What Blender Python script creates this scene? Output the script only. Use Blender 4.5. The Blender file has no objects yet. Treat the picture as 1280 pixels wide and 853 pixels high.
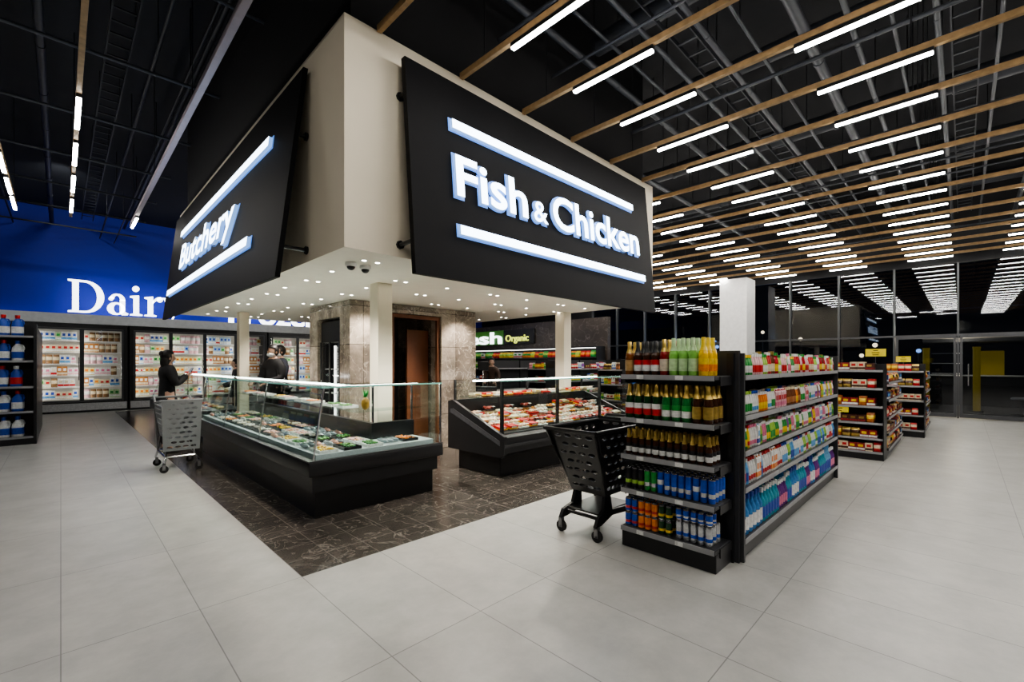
import bpy, bmesh, math, random
from mathutils import Matrix, Vector, Euler
R=random.Random(7)
sc=bpy.context.scene
COL=sc.collection
pi=math.pi
try: sc.view_settings.look='AgX - Medium High Contrast'
except Exception as e: print(e)

# ------------------------------------------------------------ materials
def M(name,c,rough=.5,metal=0,em=0,emc=None,var=.06,scale=9,bump=0,spec=None):
    m=bpy.data.materials.new(name); m.use_nodes=True
    nt=m.node_tree; b=nt.nodes['Principled BSDF']
    b.inputs['Roughness'].default_value=rough; b.inputs['Metallic'].default_value=metal
    c4=(c[0],c[1],c[2],1)
    b.inputs['Base Color'].default_value=c4
    if spec is not None: b.inputs['Specular IOR Level'].default_value=spec
    if em:
        b.inputs['Emission Color'].default_value=tuple(emc or c)+(1,)
        b.inputs['Emission Strength'].default_value=em
    if var or bump:
        tc=nt.nodes.new('ShaderNodeTexCoord'); n=nt.nodes.new('ShaderNodeTexNoise')
        n.inputs['Scale'].default_value=scale; n.inputs['Detail'].default_value=3
        nt.links.new(tc.outputs['Object'],n.inputs['Vector'])
        if var:
            r=nt.nodes.new('ShaderNodeValToRGB')
            r.color_ramp.elements[0].position=.3; r.color_ramp.elements[1].position=.7
            r.color_ramp.elements[0].color=tuple(max(0,x*(1-var)) for x in c)+(1,)
            r.color_ramp.elements[1].color=tuple(min(1,x*(1+var)) for x in c)+(1,)
            nt.links.new(n.outputs['Fac'],r.inputs['Fac']); nt.links.new(r.outputs['Color'],b.inputs['Base Color'])
        if bump:
            bp=nt.nodes.new('ShaderNodeBump'); bp.inputs['Strength'].default_value=bump
            nt.links.new(n.outputs['Fac'],bp.inputs['Height']); nt.links.new(bp.outputs['Normal'],b.inputs['Normal'])
    return m
def Mglass(name,tint=(.9,1,.97),base=.03,mul=.32,blend=.15):
    m=bpy.data.materials.new(name); m.use_nodes=True; nt=m.node_tree; nt.nodes.clear()
    o=nt.nodes.new('ShaderNodeOutputMaterial'); mx=nt.nodes.new('ShaderNodeMixShader')
    t=nt.nodes.new('ShaderNodeBsdfTransparent'); g=nt.nodes.new('ShaderNodeBsdfGlossy')
    t.inputs['Color'].default_value=tint+(1,); g.inputs['Roughness'].default_value=.02
    lw=nt.nodes.new('ShaderNodeLayerWeight'); lw.inputs['Blend'].default_value=blend
    mt=nt.nodes.new('ShaderNodeMath'); mt.operation='MULTIPLY_ADD'; mt.inputs[1].default_value=mul; mt.inputs[2].default_value=base
    nt.links.new(lw.outputs['Fresnel'],mt.inputs[0]); nt.links.new(mt.outputs[0],mx.inputs['Fac'])
    nt.links.new(t.outputs[0],mx.inputs[1]); nt.links.new(g.outputs[0],mx.inputs[2]); nt.links.new(mx.outputs[0],o.inputs['Surface'])
    return m
def Mtile(name,c1,c2,mortar,w,h,ox,oy,ms,rough,vein=None,cloud=.12,vert=False,vs=1.3,vstr=.75,vsc=2.2,off=0,tint=(1,1,1)):
    m=bpy.data.materials.new(name); m.use_nodes=True; nt=m.node_tree; L=nt.links.new
    b=nt.nodes['Principled BSDF']
    g=nt.nodes.new('ShaderNodeNewGeometry'); mp=nt.nodes.new('ShaderNodeMapping')
    mp.inputs['Location'].default_value=(-ox,-oy,0)
    if vert:
        sx=nt.nodes.new('ShaderNodeSeparateXYZ'); cx=nt.nodes.new('ShaderNodeCombineXYZ'); ad=nt.nodes.new('ShaderNodeMath')
        L(g.outputs['Position'],sx.inputs[0]); L(sx.outputs[0],ad.inputs[0]); L(sx.outputs[1],ad.inputs[1])
        L(ad.outputs[0],cx.inputs[0]); L(sx.outputs[2],cx.inputs[1]); L(cx.outputs[0],mp.inputs['Vector'])
    else: L(g.outputs['Position'],mp.inputs['Vector'])
    br=nt.nodes.new('ShaderNodeTexBrick'); br.offset=off; br.squash=1
    br.inputs['Scale'].default_value=1; br.inputs['Brick Width'].default_value=w; br.inputs['Row Height'].default_value=h
    br.inputs['Mortar Size'].default_value=ms; br.inputs['Mortar Smooth'].default_value=.1; br.inputs['Bias'].default_value=0
    br.inputs['Color1'].default_value=c1+(1,); br.inputs['Color2'].default_value=c2+(1,); br.inputs['Mortar'].default_value=mortar+(1,)
    L(mp.outputs[0],br.inputs['Vector'])
    n=nt.nodes.new('ShaderNodeTexNoise'); n.inputs['Scale'].default_value=vs; n.inputs['Detail'].default_value=10; n.inputs['Roughness'].default_value=.7
    L(g.outputs['Position'],n.inputs['Vector'])
    rp=nt.nodes.new('ShaderNodeValToRGB'); rp.color_ramp.elements[0].position=.35; rp.color_ramp.elements[1].position=.65
    rp.color_ramp.elements[0].color=((1-cloud)*tint[0],(1-cloud)*tint[1],(1-cloud)*tint[2],1); rp.color_ramp.elements[1].color=(1,1,1,1)
    L(n.outputs['Fac'],rp.inputs['Fac'])
    mx=nt.nodes.new('ShaderNodeMix'); mx.data_type='RGBA'; mx.blend_type='MULTIPLY'; mx.inputs[0].default_value=1
    L(br.outputs['Color'],mx.inputs[6]); L(rp.outputs['Color'],mx.inputs[7]); out=mx.outputs[2]
    if vein:
        n2=nt.nodes.new('ShaderNodeTexNoise'); n2.inputs['Scale'].default_value=vsc; n2.inputs['Detail'].default_value=6; n2.inputs['Distortion'].default_value=1.2
        L(g.outputs['Position'],n2.inputs['Vector'])
        r2=nt.nodes.new('ShaderNodeValToRGB'); e=r2.color_ramp.elements
        e[0].position=.487; e[0].color=(0,0,0,1); e[1].position=.513; e[1].color=(0,0,0,1)
        x=e.new(.5); x.color=(vstr,vstr,vstr,1)
        L(n2.outputs['Fac'],r2.inputs['Fac'])
        m2=nt.nodes.new('ShaderNodeMix'); m2.data_type='RGBA'; m2.inputs[7].default_value=vein+(1,)
        L(r2.outputs['Color'],m2.inputs[0]); L(out,m2.inputs[6]); out=m2.outputs[2]
    L(out,b.inputs['Base Color']); b.inputs['Roughness'].default_value=rough
    bp=nt.nodes.new('ShaderNodeBump'); bp.inputs['Strength'].default_value=.15; bp.inputs['Distance'].default_value=.003; bp.invert=True
    L(br.outputs['Fac'],bp.inputs['Height']); L(bp.outputs[0],b.inputs['Normal'])
    return m

m_floor=Mtile('floor_tile',(.43,.425,.40),(.405,.40,.378),(.20,.197,.19),.6,1.22,1.2,3.29,.003,.34,cloud=.22,vs=2.6)
m_dark=Mtile('dark_stone_tile',(.090,.078,.068),(.055,.047,.041),(.17,.155,.14),.3,.3,1.2,3.29,.004,.2,vein=(.30,.275,.245),cloud=.55,vstr=.5,vsc=4.0,vs=3)
m_stone=Mtile('brown_stone',(.48,.41,.34),(.19,.155,.125),(.05,.04,.03),.45,.6,0,0,.004,.16,vein=(.68,.60,.50),cloud=.62,vert=True,vs=3,vstr=.55,vsc=4)
m_dstone=Mtile('dark_stone',(.07,.055,.045),(.05,.04,.033),(.02,.02,.02),1.2,.7,0,0,.003,.3,vein=(.2,.18,.15),cloud=.4,vert=True)
m_ceil=M('black_ceiling_paint',(.014,.015,.019),.85,bump=.4)
m_pipe=M('dark_grey_duct',(.042,.046,.056),.5,.2)
m_pipel=M('black_cable_tray',(.014,.015,.018),.5,.2)
m_blue=M('blue_wall_paint',(.006,.019,.34),.6,var=.03)
m_grey=M('grey_wall_paint',(.25,.24,.235),.7)
m_blackwall=M('black_wall_paint',(.010,.010,.012),.7)
m_wood=M('oak_batten',(.36,.23,.11),.55,var=.2,scale=14)
m_track=M('lilac_grey_track',(.42,.36,.40),.5)
m_black=M('black_steel',(.014,.014,.016),.35)
m_black2=M('black_plastic',(.010,.010,.011),.3)
m_dgrey=M('dark_grey_steel',(.035,.036,.04),.4)
m_greyst=M('grey_steel',(.28,.28,.29),.35,.6)
m_chrome=M('chrome',(.7,.7,.72),.15,1,var=0)
m_white=M('white_enamel',(.75,.75,.74),.4)
m_cream=M('cream_plaster',(.86,.78,.63),.75,var=.02,scale=2)
m_soffit=M('white_soffit_paint',(.86,.80,.70),.7,var=.02)
m_signpanel=M('charcoal_sign_panel',(.007,.007,.0085),.6,spec=.15)
m_lamp=M('led_diffuser',(1,1,1),.5,em=61,emc=(1,.96,.895),var=0)
m_glowsign=M('illuminated_acrylic',(.9,.95,1),.5,em=6,emc=(.72,.86,1),var=0)
m_glowside=M('illuminated_acrylic_side',(.5,.65,.9),.5,em=.9,emc=(.25,.5,1),var=0)
m_halo=M('painted_halo_glow',(.2,.35,.8),.5,em=.55,emc=(.16,.40,1),var=0)  # glowing backing stands in for the halo of light around letters and bars
m_dairy=M('backlit_white_letter',(.9,.92,.95),.5,em=3.5,emc=(.95,.97,1),var=0)
m_spot=M('downlight_glow',(1,1,1),.5,em=28,emc=(1,.92,.80),var=0)
m_strip=M('cabinet_led',(1,1,1),.5,em=24,emc=(1,.95,.86),var=0)
m_strip2=M('counter_led',(1,1,1),.5,em=18,emc=(1,.97,.93),var=0)
m_strip3=M('shelf_led',(1,1,1),.5,em=5,emc=(1,.97,.9),var=0)
m_wash=M('added_wash_glow',(1,1,1),.5,em=2,emc=(.5,.65,1),var=0)  # glow added to brighten the blue wall above the ledge
m_glass=Mglass('clear_glass',(.95,.99,.975))
m_glasst=Mglass('green_edge_glass',(.91,.975,.955),.03,.30,.12)
m_fglass=Mglass('fridge_glass',(.97,.98,.98),.02,.4,.2)
m_window=Mglass('night_window_glass',(.42,.45,.50),.045,.5,.2)
m_fdoor=M('dark_fridge_glass',(.006,.007,.009),.05,var=0,spec=.8)
m_edge=M('glass_edge',(.2,.5,.42),.15,var=0,em=.1,emc=(.4,.9,.8))
m_frame=M('aluminium_frame',(.07,.072,.078),.4,.5)
m_brown=M('brown_timber_door',(.14,.05,.02),.45)
m_yellow=M('yellow_card',(.8,.66,.04),.6)
m_green=M('green_board',(.03,.13,.02),.5,em=.12,emc=(.15,.5,.06))
m_orgtxt=M('yellow_letter',(.75,.78,.1),.5,em=1.2,emc=(.75,.85,.15),var=0)
m_price=M('price_strip',(.30,.30,.31),.45)
m_skin=M('skin',(.42,.26,.19),.6,var=.04)
m_eye=M('dark_eye',(.02,.015,.01),.2,var=0)
m_lip=M('lip',(.4,.15,.13),.5,var=0)
m_hair=M('dark_hair',(.010,.008,.007),.5,var=.3,scale=60)
m_cloth=M('black_cloth',(.012,.012,.014),.85,bump=.2)
m_cloth2=M('dark_navy_cloth',(.015,.018,.03),.85,bump=.2)
m_brcl=M('brown_cloth',(.05,.03,.022),.85,bump=.2)
m_mask=M('white_mask',(.7,.72,.75),.7)
m_rubber=M('black_rubber',(.015,.015,.015),.7)
m_cartg=M('grey_cart_plastic',(.20,.21,.22),.4)
m_ice=M('crushed_ice',(.50,.54,.57),.35,bump=.6,scale=60)
m_asph=M('asphalt',(.05,.05,.052),.8,bump=.3,scale=30)
PC={}
def C(r,g,b,rough=.35,metal=0):
    k=(r,g,b,rough,metal)
    if k not in PC: PC[k]=M('packaging_%d'%len(PC),(r,g,b),rough,metal,var=.18,scale=34)
    return PC[k]

# ------------------------------------------------------------ mesh helpers
def box(bm,x0,x1,y0,y1,z0,z1,mi=0):
    v=[bm.verts.new(p) for p in ((x0,y0,z0),(x1,y0,z0),(x1,y1,z0),(x0,y1,z0),(x0,y0,z1),(x1,y0,z1),(x1,y1,z1),(x0,y1,z1))]
    for f in ((0,3,2,1),(4,5,6,7),(0,1,5,4),(1,2,6,5),(2,3,7,6),(3,0,4,7)):
        bm.faces.new([v[i] for i in f]).material_index=mi
def ext(bm,pts,vec,mi=0):
    a=[bm.verts.new(p) for p in pts]; b=[bm.verts.new(Vector(p)+Vector(vec)) for p in pts]; n=len(a)
    bm.faces.new(a[::-1]).material_index=mi; bm.faces.new(b).material_index=mi
    for i in range(n): bm.faces.new((a[i],a[(i+1)%n],b[(i+1)%n],b[i])).material_index=mi
def cyl(bm,p0,p1,r,seg=12,mi=0,r2=None):
    p0=Vector(p0); p1=Vector(p1); d=(p1-p0).normalized(); r2=r if r2 is None else r2
    a=d.orthogonal().normalized(); b=d.cross(a)
    v0=[];v1=[]
    for i in range(seg):
        t=2*pi*i/seg; o=a*math.cos(t)+b*math.sin(t)
        v0.append(bm.verts.new(p0+o*r)); v1.append(bm.verts.new(p1+o*r2))
    bm.faces.new(v0[::-1]).material_index=mi; bm.faces.new(v1).material_index=mi
    for i in range(seg):
        f=bm.faces.new((v0[i],v0[(i+1)%seg],v1[(i+1)%seg],v1[i])); f.material_index=mi; f.smooth=True
def tube(bm,pts,r,seg=8,mi=0):
    for a,b in zip(pts[:-1],pts[1:]): cyl(bm,a,b,r,seg,mi)
def lathe(bm,prof,seg=14,mis=None,sx=1,sy=1,c=(0,0,0)):
    rings=[]
    for r,z in prof:
        if r<=1e-6: rings.append([bm.verts.new((c[0],c[1],c[2]+z))])
        else: rings.append([bm.verts.new((c[0]+sx*r*math.cos(2*pi*i/seg),c[1]+sy*r*math.sin(2*pi*i/seg),c[2]+z)) for i in range(seg)])
    for k in range(len(rings)-1):
        A,B=rings[k],rings[k+1]; mi=mis[k] if mis else 0
        for i in range(seg):
            j=(i+1)%seg
            if len(A)==1 and len(B)==1: continue
            if len(A)==1: f=bm.faces.new((A[0],B[j],B[i]))
            elif len(B)==1: f=bm.faces.new((A[i],A[j],B[0]))
            else: f=bm.faces.new((A[i],A[j],B[j],B[i]))
            f.material_index=mi; f.smooth=True
def ell(bm,c,rx,ry,rz,mi=0,seg=12,ring=8,fn=None):
    res=bmesh.ops.create_uvsphere(bm,u_segments=seg,v_segments=ring,radius=1)
    for v in res['verts']:
        p=Vector((v.co.x*rx,v.co.y*ry,v.co.z*rz))
        if fn: p=fn(p)
        v.co=p+Vector(c)
    fs=set()
    for v in res['verts']:
        for f in v.link_faces: fs.add(f)
    for f in fs: f.material_index=mi; f.smooth=True
def fin(bm,name,mats,bev=0,seg=1):
    if bev: bmesh.ops.bevel(bm,geom=bm.edges[:],offset=bev,segments=seg,profile=.5,affect='EDGES')
    bmesh.ops.recalc_face_normals(bm,faces=bm.faces[:])
    me=bpy.data.meshes.new(name); bm.to_mesh(me); bm.free()
    for m in (mats if isinstance(mats,(list,tuple)) else [mats]): me.materials.append(m)
    try: me.set_sharp_from_angle(angle=math.radians(40))
    except Exception: pass
    return me
def ob(name,me,parent=None,loc=None,rot=None,scale=None,**pr):
    o=bpy.data.objects.new(name,me); COL.objects.link(o)
    if parent: o.parent=parent
    if loc is not None: o.location=loc
    if rot is not None: o.rotation_euler=rot
    if scale is not None: o.scale=scale
    for k,v in pr.items():
        if v is not None: o[k]=v
    return o
SPLIT={'upright','leg','glass_post','handle','bracket','end_panel','shelf_bracket','side_panel','light_strip','glass_edge','door','edge_trim','end_glass','back_sill','top_glass','panel_wall','wall_cladding','inner_shelf'}
class Th:
    def __init__(s,name,label,cat,base,group=None,rot=0):
        s.b=Vector(base); s.o=ob(name,None,None,base,(0,0,rot),label=label,category=cat,group=group); s.o.empty_display_size=.1; s.rot=rot
    def P(s,name,me,parent=None,**k): return ob(name,me,parent or s.o,**k)
    def box(s,name,mat,boxes,bev=0,parent=None,**k):
        if name in SPLIT and len(boxes)>1:
            for q in boxes: o=s.box(name,mat,[q],bev,parent,**k)
            return o
        bm=bmesh.new(); b=s.b
        for q in boxes: box(bm,q[0]-b.x,q[1]-b.x,q[2]-b.y,q[3]-b.y,q[4]-b.z,q[5]-b.z)
        return ob(name,fin(bm,name,mat,bev),parent or s.o,**k)
    def ext(s,name,mat,pts,vec,parent=None,**k):
        bm=bmesh.new(); ext(bm,[Vector(p)-s.b for p in pts],vec)
        return ob(name,fin(bm,name,mat),parent or s.o,**k)
def struct(name,mat,boxes):
    bm=bmesh.new()
    for q in boxes: box(bm,*q)
    return ob(name,fin(bm,name,mat),kind='structure')
def ev(o):
    COL.objects.link(o); bpy.context.view_layer.update()
    dg=bpy.context.evaluated_depsgraph_get()
    me=bpy.data.meshes.new_from_object(o.evaluated_get(dg)); 
    bpy.data.objects.remove(o); return me
def textmesh(s,w,h,d,off=.0,mats=None,ref=None,sp=1):
    cu=bpy.data.curves.new('t','FONT'); cu.body=s; cu.size=1; cu.extrude=.5; cu.offset=off; cu.resolution_u=4; cu.space_character=sp
    me=ev(bpy.data.objects.new('t',cu))
    xs=[v.co.x for v in me.vertices]; x0,x1=min(xs),max(xs)
    for v in me.vertices:
        v.co=Vector(((v.co.x-x0)/(x1-x0)*w,(v.co.y)/(.73)*h,(v.co.z+.5)*d))
    me.materials.clear()
    for m in mats: me.materials.append(m)
    if len(mats)>1:
        for p in me.polygons: p.material_index=1 if abs(p.normal.z)<.5 else 0
    me.update(); return me
def shapes(shp,d,mats):
    bm=bmesh.new()
    for s in shp:
        cu=bpy.data.curves.new('c','CURVE'); cu.dimensions='2D'; cu.fill_mode='BOTH'; cu.extrude=d/2
        for pts in s:
            sp=cu.splines.new('POLY'); sp.points.add(len(pts)-1); sp.use_cyclic_u=True
            for i,p in enumerate(pts): sp.points[i].co=(p[0],p[1],0,1)
        me=ev(bpy.data.objects.new('c',cu)); bm.from_mesh(me)
    me=bpy.data.meshes.new('shape'); bm.to_mesh(me); bm.free()
    for m in mats: me.materials.append(m)
    return me
def arc(cx,cy,rx,ry,a0,a1,n=14): return [(cx+rx*math.cos(math.radians(a0+(a1-a0)*i/n)),cy+ry*math.sin(math.radians(a0+(a1-a0)*i/n))) for i in range(n+1)]
def circ(cx,cy,rx,ry=None,n=18): return arc(cx,cy,rx,ry or rx,0,360-360/n,n-1)
def skin(nodes,edges,roots,sub=1):
    me=bpy.data.meshes.new('s'); me.from_pydata([n[0] for n in nodes],edges,[]); o=bpy.data.objects.new('s',me)
    COL.objects.link(o)
    md=o.modifiers.new('k','SKIN'); md.use_smooth_shade=True
    for i,n in enumerate(nodes):
        r=n[1]; r=r if isinstance(r,tuple) else (r,r)
        me.skin_vertices[0].data[i].radius=r; me.skin_vertices[0].data[i].use_root=(i in roots)
    s=o.modifiers.new('u','SUBSURF'); s.levels=sub; s.render_levels=sub
    COL.objects.unlink(o)
    m=ev(o)
    for p in m.polygons: p.use_smooth=True
    return m

# ------------------------------------------------------------ evaluated meshes first
t_fish=textmesh('Fish',.99,.41,.04,.020,[m_glowsign,m_glowside])
t_amp=textmesh('&',.24,.25,.04,.012,[m_glowsign,m_glowside])
t_chick=textmesh('Chicken',1.98,.41,.04,.020,[m_glowsign,m_glowside])
t_but=textmesh('Butchery',3.35,.42,.05,.02,[m_glowsign,m_glowside])
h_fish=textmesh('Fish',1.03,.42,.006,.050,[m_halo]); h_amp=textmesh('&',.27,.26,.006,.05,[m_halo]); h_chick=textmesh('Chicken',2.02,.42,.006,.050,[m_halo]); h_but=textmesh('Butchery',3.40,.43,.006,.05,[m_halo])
t_froz=textmesh('Frozen',3.3,.9,.08,.02,[m_dairy])
t_fresh=textmesh('Fresh',4.0,.55,.05,.02,[m_dairy])
t_org=textmesh('Organic',1.4,.30,.04,.01,[m_orgtxt])
gl_D=[[[(0,0)]+arc(.40,.5,.45,.5,-90,90)+[(0,1),(0,.96),(.1,.94),(.1,.06),(0,.04)],[(.25,.05)]+arc(.38,.5,.30,.45,-90,90)+[(.25,.95)]]]
gl_a=[[circ(.22,.19,.22,.2),circ(.26,.19,.1,.15)],[[(.32,.05),(.32,.48),(.45,.48),(.45,.09),(.53,.05),(.52,0),(.38,-.01)]],
      [arc(.25,.46,.2,.21,0,165)+arc(.25,.46,.08,.16,165,0)],[circ(.1,.5,.06)]]
gl_stem=[[(0,0),(.32,0),(.32,.04),(.23,.06),(.23,.67),(0,.63),(0,.59),(.09,.57),(.09,.06),(0,.04)]]
gl_i=[gl_stem,[circ(.15,.88,.09)]]
gl_r=[gl_stem,[[(.22,.42),(.22,.52),(.33,.65),(.44,.67),(.47,.6),(.36,.56),(.28,.5)]],[circ(.42,.58,.08)]]
gl_y=[[[(0,.66),(.3,.66),(.3,.62),(0,.62)]],[[(.4,.66),(.63,.66),(.63,.62),(.4,.62)]],[[(.05,.63),(.21,.63),(.39,.18),(.31,-.02)]],
      [[(.50,.63),(.555,.63),(.30,-.1),(.2,-.26),(.12,-.27),(.17,-.2),(.25,-.1),(.32,.05)]],[circ(.11,-.2,.075)]]
def shift(g,dx): return [[[(x+dx,y) for x,y in p] for p in s] for s in g]
dairy=[]
for g,dx in ((gl_D,0),(gl_a,.92),(gl_i,1.50),(gl_r,1.88),(gl_y,2.36)): dairy.append(shapes(shift(g,dx),.1,[m_dairy]))
def holed(wt,wb,h,nx,ny,mat,t=.012,rx=.028,ry=.014,sh_=0):
    sh=[[(-wb/2,0),(wb/2,0),(sh_+wt/2,h),(sh_-wt/2,h)]]
    for j in range(ny):
        z=h*(j+.75)/(ny+.4); w=wb+(wt-wb)*z/h
        n=nx if j%2==0 else nx-1
        for i in range(n):
            x=(i-(n-1)/2)*w*.84/nx+sh_*z/h; sh.append(circ(x,z,rx,ry,10))
    me=shapes([sh],t,[mat]); me.transform(Matrix.Rotation(pi/2,4,'X')); return me
cs_b=dict(front=holed(.54,.36,.62,4,7,m_black2,rx=.038,ry=.019),side=holed(.84,.44,.575,6,7,m_black2,rx=.036,ry=.018,sh_=-.08))
cs_g=dict(front=holed(.46,.34,.46,4,6,m_cartg,rx=.033,ry=.018),side=holed(.70,.52,.46,6,6,m_cartg,rx=.033,ry=.018))
cs_gt=holed(.47,.42,.70,4,10,m_cartg,rx=.036,ry=.018)

# ------------------------------------------------------------ people meshes
def person(label,loc,yaw,H,top,bot,hairm,arms,mask=False,female=False,tname='jacket'):
    k=H/1.75
    def S(p): return (p[0]*k,p[1]*k,p[2]*k)
    w=.88 if female else 1
    N=[];E=[]
    def n(p,r): N.append((S(p),tuple(x*k for x in r) if isinstance(r,tuple) else r*k)); return len(N)-1
    pel=n((0,0,.95),(.14*w+.01,.11)); sp=n((0,0,1.13),(.125*w,.1)); ch=n((0,0,1.33),(.15*w,.11)); nb=n((0,0,1.46),(.08,.075)); nk=n((0,.01,1.55),.052); hd=n((0,.015,1.60),.05)
    E+=[(pel,sp),(sp,ch),(ch,nb),(nb,nk),(nk,hd)]
    J={}
    for s,(el,wr) in zip((-1,1),arms):
        sh=n((s*.17*w,0,1.42),.052); e=n(el,.036); wi=n(wr,.026)
        f=(Vector(wr)-Vector(el)).normalized(); pa=n(tuple(Vector(wr)+f*.07),(.036,.024)); E+=[(nb,sh),(sh,e),(e,wi),(wi,pa)]
        J[s]=(Vector(el),Vector(wr),f)
        hp=n((s*.09,0,.88),.088); kn=n((s*.10,.02,.50),.06); an=n((s*.10,-.01,.09),.04); to=n((s*.11,.13,.035),.033)
        E+=[(pel,hp),(hp,kn),(kn,an),(an,to)]
    roots=[0]
    for s in (-1,1):
        el,wr,f=J[s]; side=f.cross(Vector((0,0,1)))
        side=side.normalized() if side.length>.1 else Vector((1,0,0)); nn=side.cross(f)
        for i,ln in enumerate((.036,.042,.039,.03)):
            b0=wr+f*.085+side*(-.028+.019*i); a=n(tuple(b0-f*.02),.0095); c=n(tuple(b0+f*ln*.8-nn*.008),.009); d=n(tuple(b0+f*ln*1.3-nn*.035),.008)
            roots.append(a); E+=[(a,c),(c,d)]
        b0=wr+f*.035-side*.025*(-s) ; a=n(tuple(b0),.011); c=n(tuple(b0+f*.03+side*s*.03),.010); d=n(tuple(b0+f*.06+side*s*.028-nn*.012),.009)
        roots.append(a); E+=[(a,c),(c,d)]
    body=skin(N,E,roots,1)
    bm=bmesh.new(); bm.from_mesh(body)
    for f in bm.faces: f.material_index=0
    def jaw(p):
        if p.z<0:
            t=-p.z/(.12*k); p.x*=1-.35*t*t; p.y=p.y*(1-.2*t)+.012*t*k
        return p
    c=Vector(S((0,.02,1.635)))
    ell(bm,c,.076*k,.095*k,.118*k,0,16,12,jaw)
    ell(bm,c+Vector((0,.098*k,-.018*k)),.014*k,.02*k,.026*k,0,8,6)
    for s in (-1,1):
        ell(bm,c+Vector((s*.078*k,-.005*k,-.01*k)),.012*k,.02*k,.032*k,0,8,6)
        ell(bm,c+Vector((s*.03*k,.082*k,.005*k)),.013*k,.01*k,.008*k,1,8,6)
    ell(bm,c+Vector((0,.084*k,-.062*k)),.025*k,.01*k,.008*k,2,8,6)
    bm.to_mesh(body); bm.free(); body.materials.clear()
    for m in (m_skin,m_eye,m_lip): body.materials.append(m)
    root=ob('person',body,None,loc,(0,0,yaw),label=label,category='person')
    N=[];E=[]
    pel=n((0,0,.86),(.175*w,.14)); p2=n((0,0,.98),(.165*w,.135)); sp=n((0,0,1.13),(.15*w,.125)); ch=n((0,0,1.34),(.175*w,.135)); nb=n((0,0,1.465),(.105,.095)); nk=n((0,.005,1.525),.07)
    E=[(pel,p2),(p2,sp),(sp,ch),(ch,nb),(nb,nk)]
    for s,(el,wr) in zip((-1,1),arms):
        sh=n((s*.175*w,0,1.42),.088); e=n(el,.074); wi=n(tuple(Vector(wr)+J[s][2]*.03),.056); E+=[(nb,sh),(sh,e),(e,wi)]
    me=skin(N,E,[1],1); me.materials.clear(); me.materials.append(top); ob(tname,me,root)
    N=[];E=[]
    pel=n((0,0,.96),(.152*w,.122)); E=[]
    for s in (-1,1):
        hp=n((s*.09,0,.86),.102); kn=n((s*.10,.02,.50),.076); an=n((s*.10,-.01,.10),.06); E+=[(pel,hp),(hp,kn),(kn,an)]
    me=skin(N,E,[0],1); me.materials.clear(); me.materials.append(bot); ob('trousers',me,root)
    for s in (-1,1):
        bm=bmesh.new(); ell(bm,(s*.105*k,.06*k,.045*k),.048*k,.13*k,.045*k,0,12,8)
        ob('shoe',fin(bm,'shoe',m_rubber),root)
    bm=bmesh.new()
    def hf(p):
        if p.y>.03*k and p.z<.03*k: p.y=.03*k
        return p
    ell(bm,c+Vector((0,-.010*k,.022*k)),.090*k,.108*k,.118*k,0,20,14,hf)
    if female:
        ell(bm,c+Vector((0,-.05*k,-.07*k)),.088*k,.07*k,.13*k,0,12,8); ell(bm,c+Vector((0,-.1*k,.07*k)),.045*k,.04*k,.045*k,0,10,8)
    ob('hair',fin(bm,'hair',hairm),root)
    if mask:
        bm=bmesh.new(); ell(bm,c+Vector((0,.03*k,-.055*k)),.07*k,.083*k,.05*k,0,14,10); ob('face_mask',fin(bm,'face_mask',m_mask),root)
    return root
bent=[((-.21,.05,1.16),(-.09,.25,1.27)),((.21,.05,1.16),(.09,.25,1.31))]
work=[((-.23,.04,1.15),(-.16,.28,1.08)),((.23,.04,1.15),(.16,.28,1.08))]
WX,WY=1.28,9.6; WA=-1.35
person('woman in black coat looking at a phone in her hands',(WX,WY,0),WA,1.72,m_cloth,m_cloth,m_hair,bent,female=True,tname='coat')
person('man in black jacket and white face mask behind the counter',(2.95,9.55,0),2.0,1.86,m_cloth,m_cloth,m_hair,work,mask=True)
person('man in dark navy jacket behind the counter beside a colleague',(3.30,10.25,0),1.7,1.88,m_cloth2,m_cloth,m_hair,work,mask=True)
person('person with dark hair and brown top among the grocery shelves',(8.55,9.35,0),2.2,1.66,m_brcl,m_cloth,m_hair,work,female=True,tname='top')
person('person in black standing beyond the end of the counter',(2.95,12.2,0),1.4,1.60,m_cloth,m_cloth,m_hair,work)
bm=bmesh.new(); box(bm,-.038,.038,-.005,.005,-.075,.075,0); box(bm,-.033,.033,-.0065,-.0045,-.068,.068,1)
ob('phone',fin(bm,'phone',[m_black2,C(.5,.6,.75)]),None,(WX+.35*math.sin(-WA),WY+.35*math.cos(WA),1.36),(-.5,0,WA),label='black smartphone held in the hands of a woman',category='phone')

# ------------------------------------------------------------ room shell
struct('floor',m_floor,[(-9,1.2,-9,20.2,-.1,0),(1.2,18,-9,3.29,-.1,0),(9.6,18,3.29,20.2,-.1,0),(1.2,9.6,18.8,20.2,-.1,0)])
struct('floor_stone',m_dark,[(1.2,9.6,3.29,18.8,-.1,0)])
struct('floor_outside',m_asph,[(18,40,-20,30,-.12,-.02)])
struct('ceiling',m_ceil,[(-9,18,-9,20.2,6.35,6.45)])
struct('wall_back',m_blue,[(-9,18,20,20.2,0,6.35)])
struct('wall_left',m_grey,[(-9.2,-9,-9,20.2,0,6.35)])
struct('wall_front',m_grey,[(-9,18,-9.2,-9,0,6.35)])
struct('wall_right',m_blackwall,[(17.5,17.7,-9,20,4.3,6.35),(17.5,17.7,12.2,20,0,4.3),(17.5,17.7,-9,-4,0,4.3)])
struct('wall_inner',m_dstone,[(14.3,14.5,9.3,19.2,0,3.25)])
struct('trim_1',m_white,[(-9,14.3,19.2,19.98,2.74,3.03)])
struct('trim_60',m_wash,[(-8,14,19.80,19.84,3.031,3.06)])  # added glowing strip, washes the wall behind the letters with light
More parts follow.
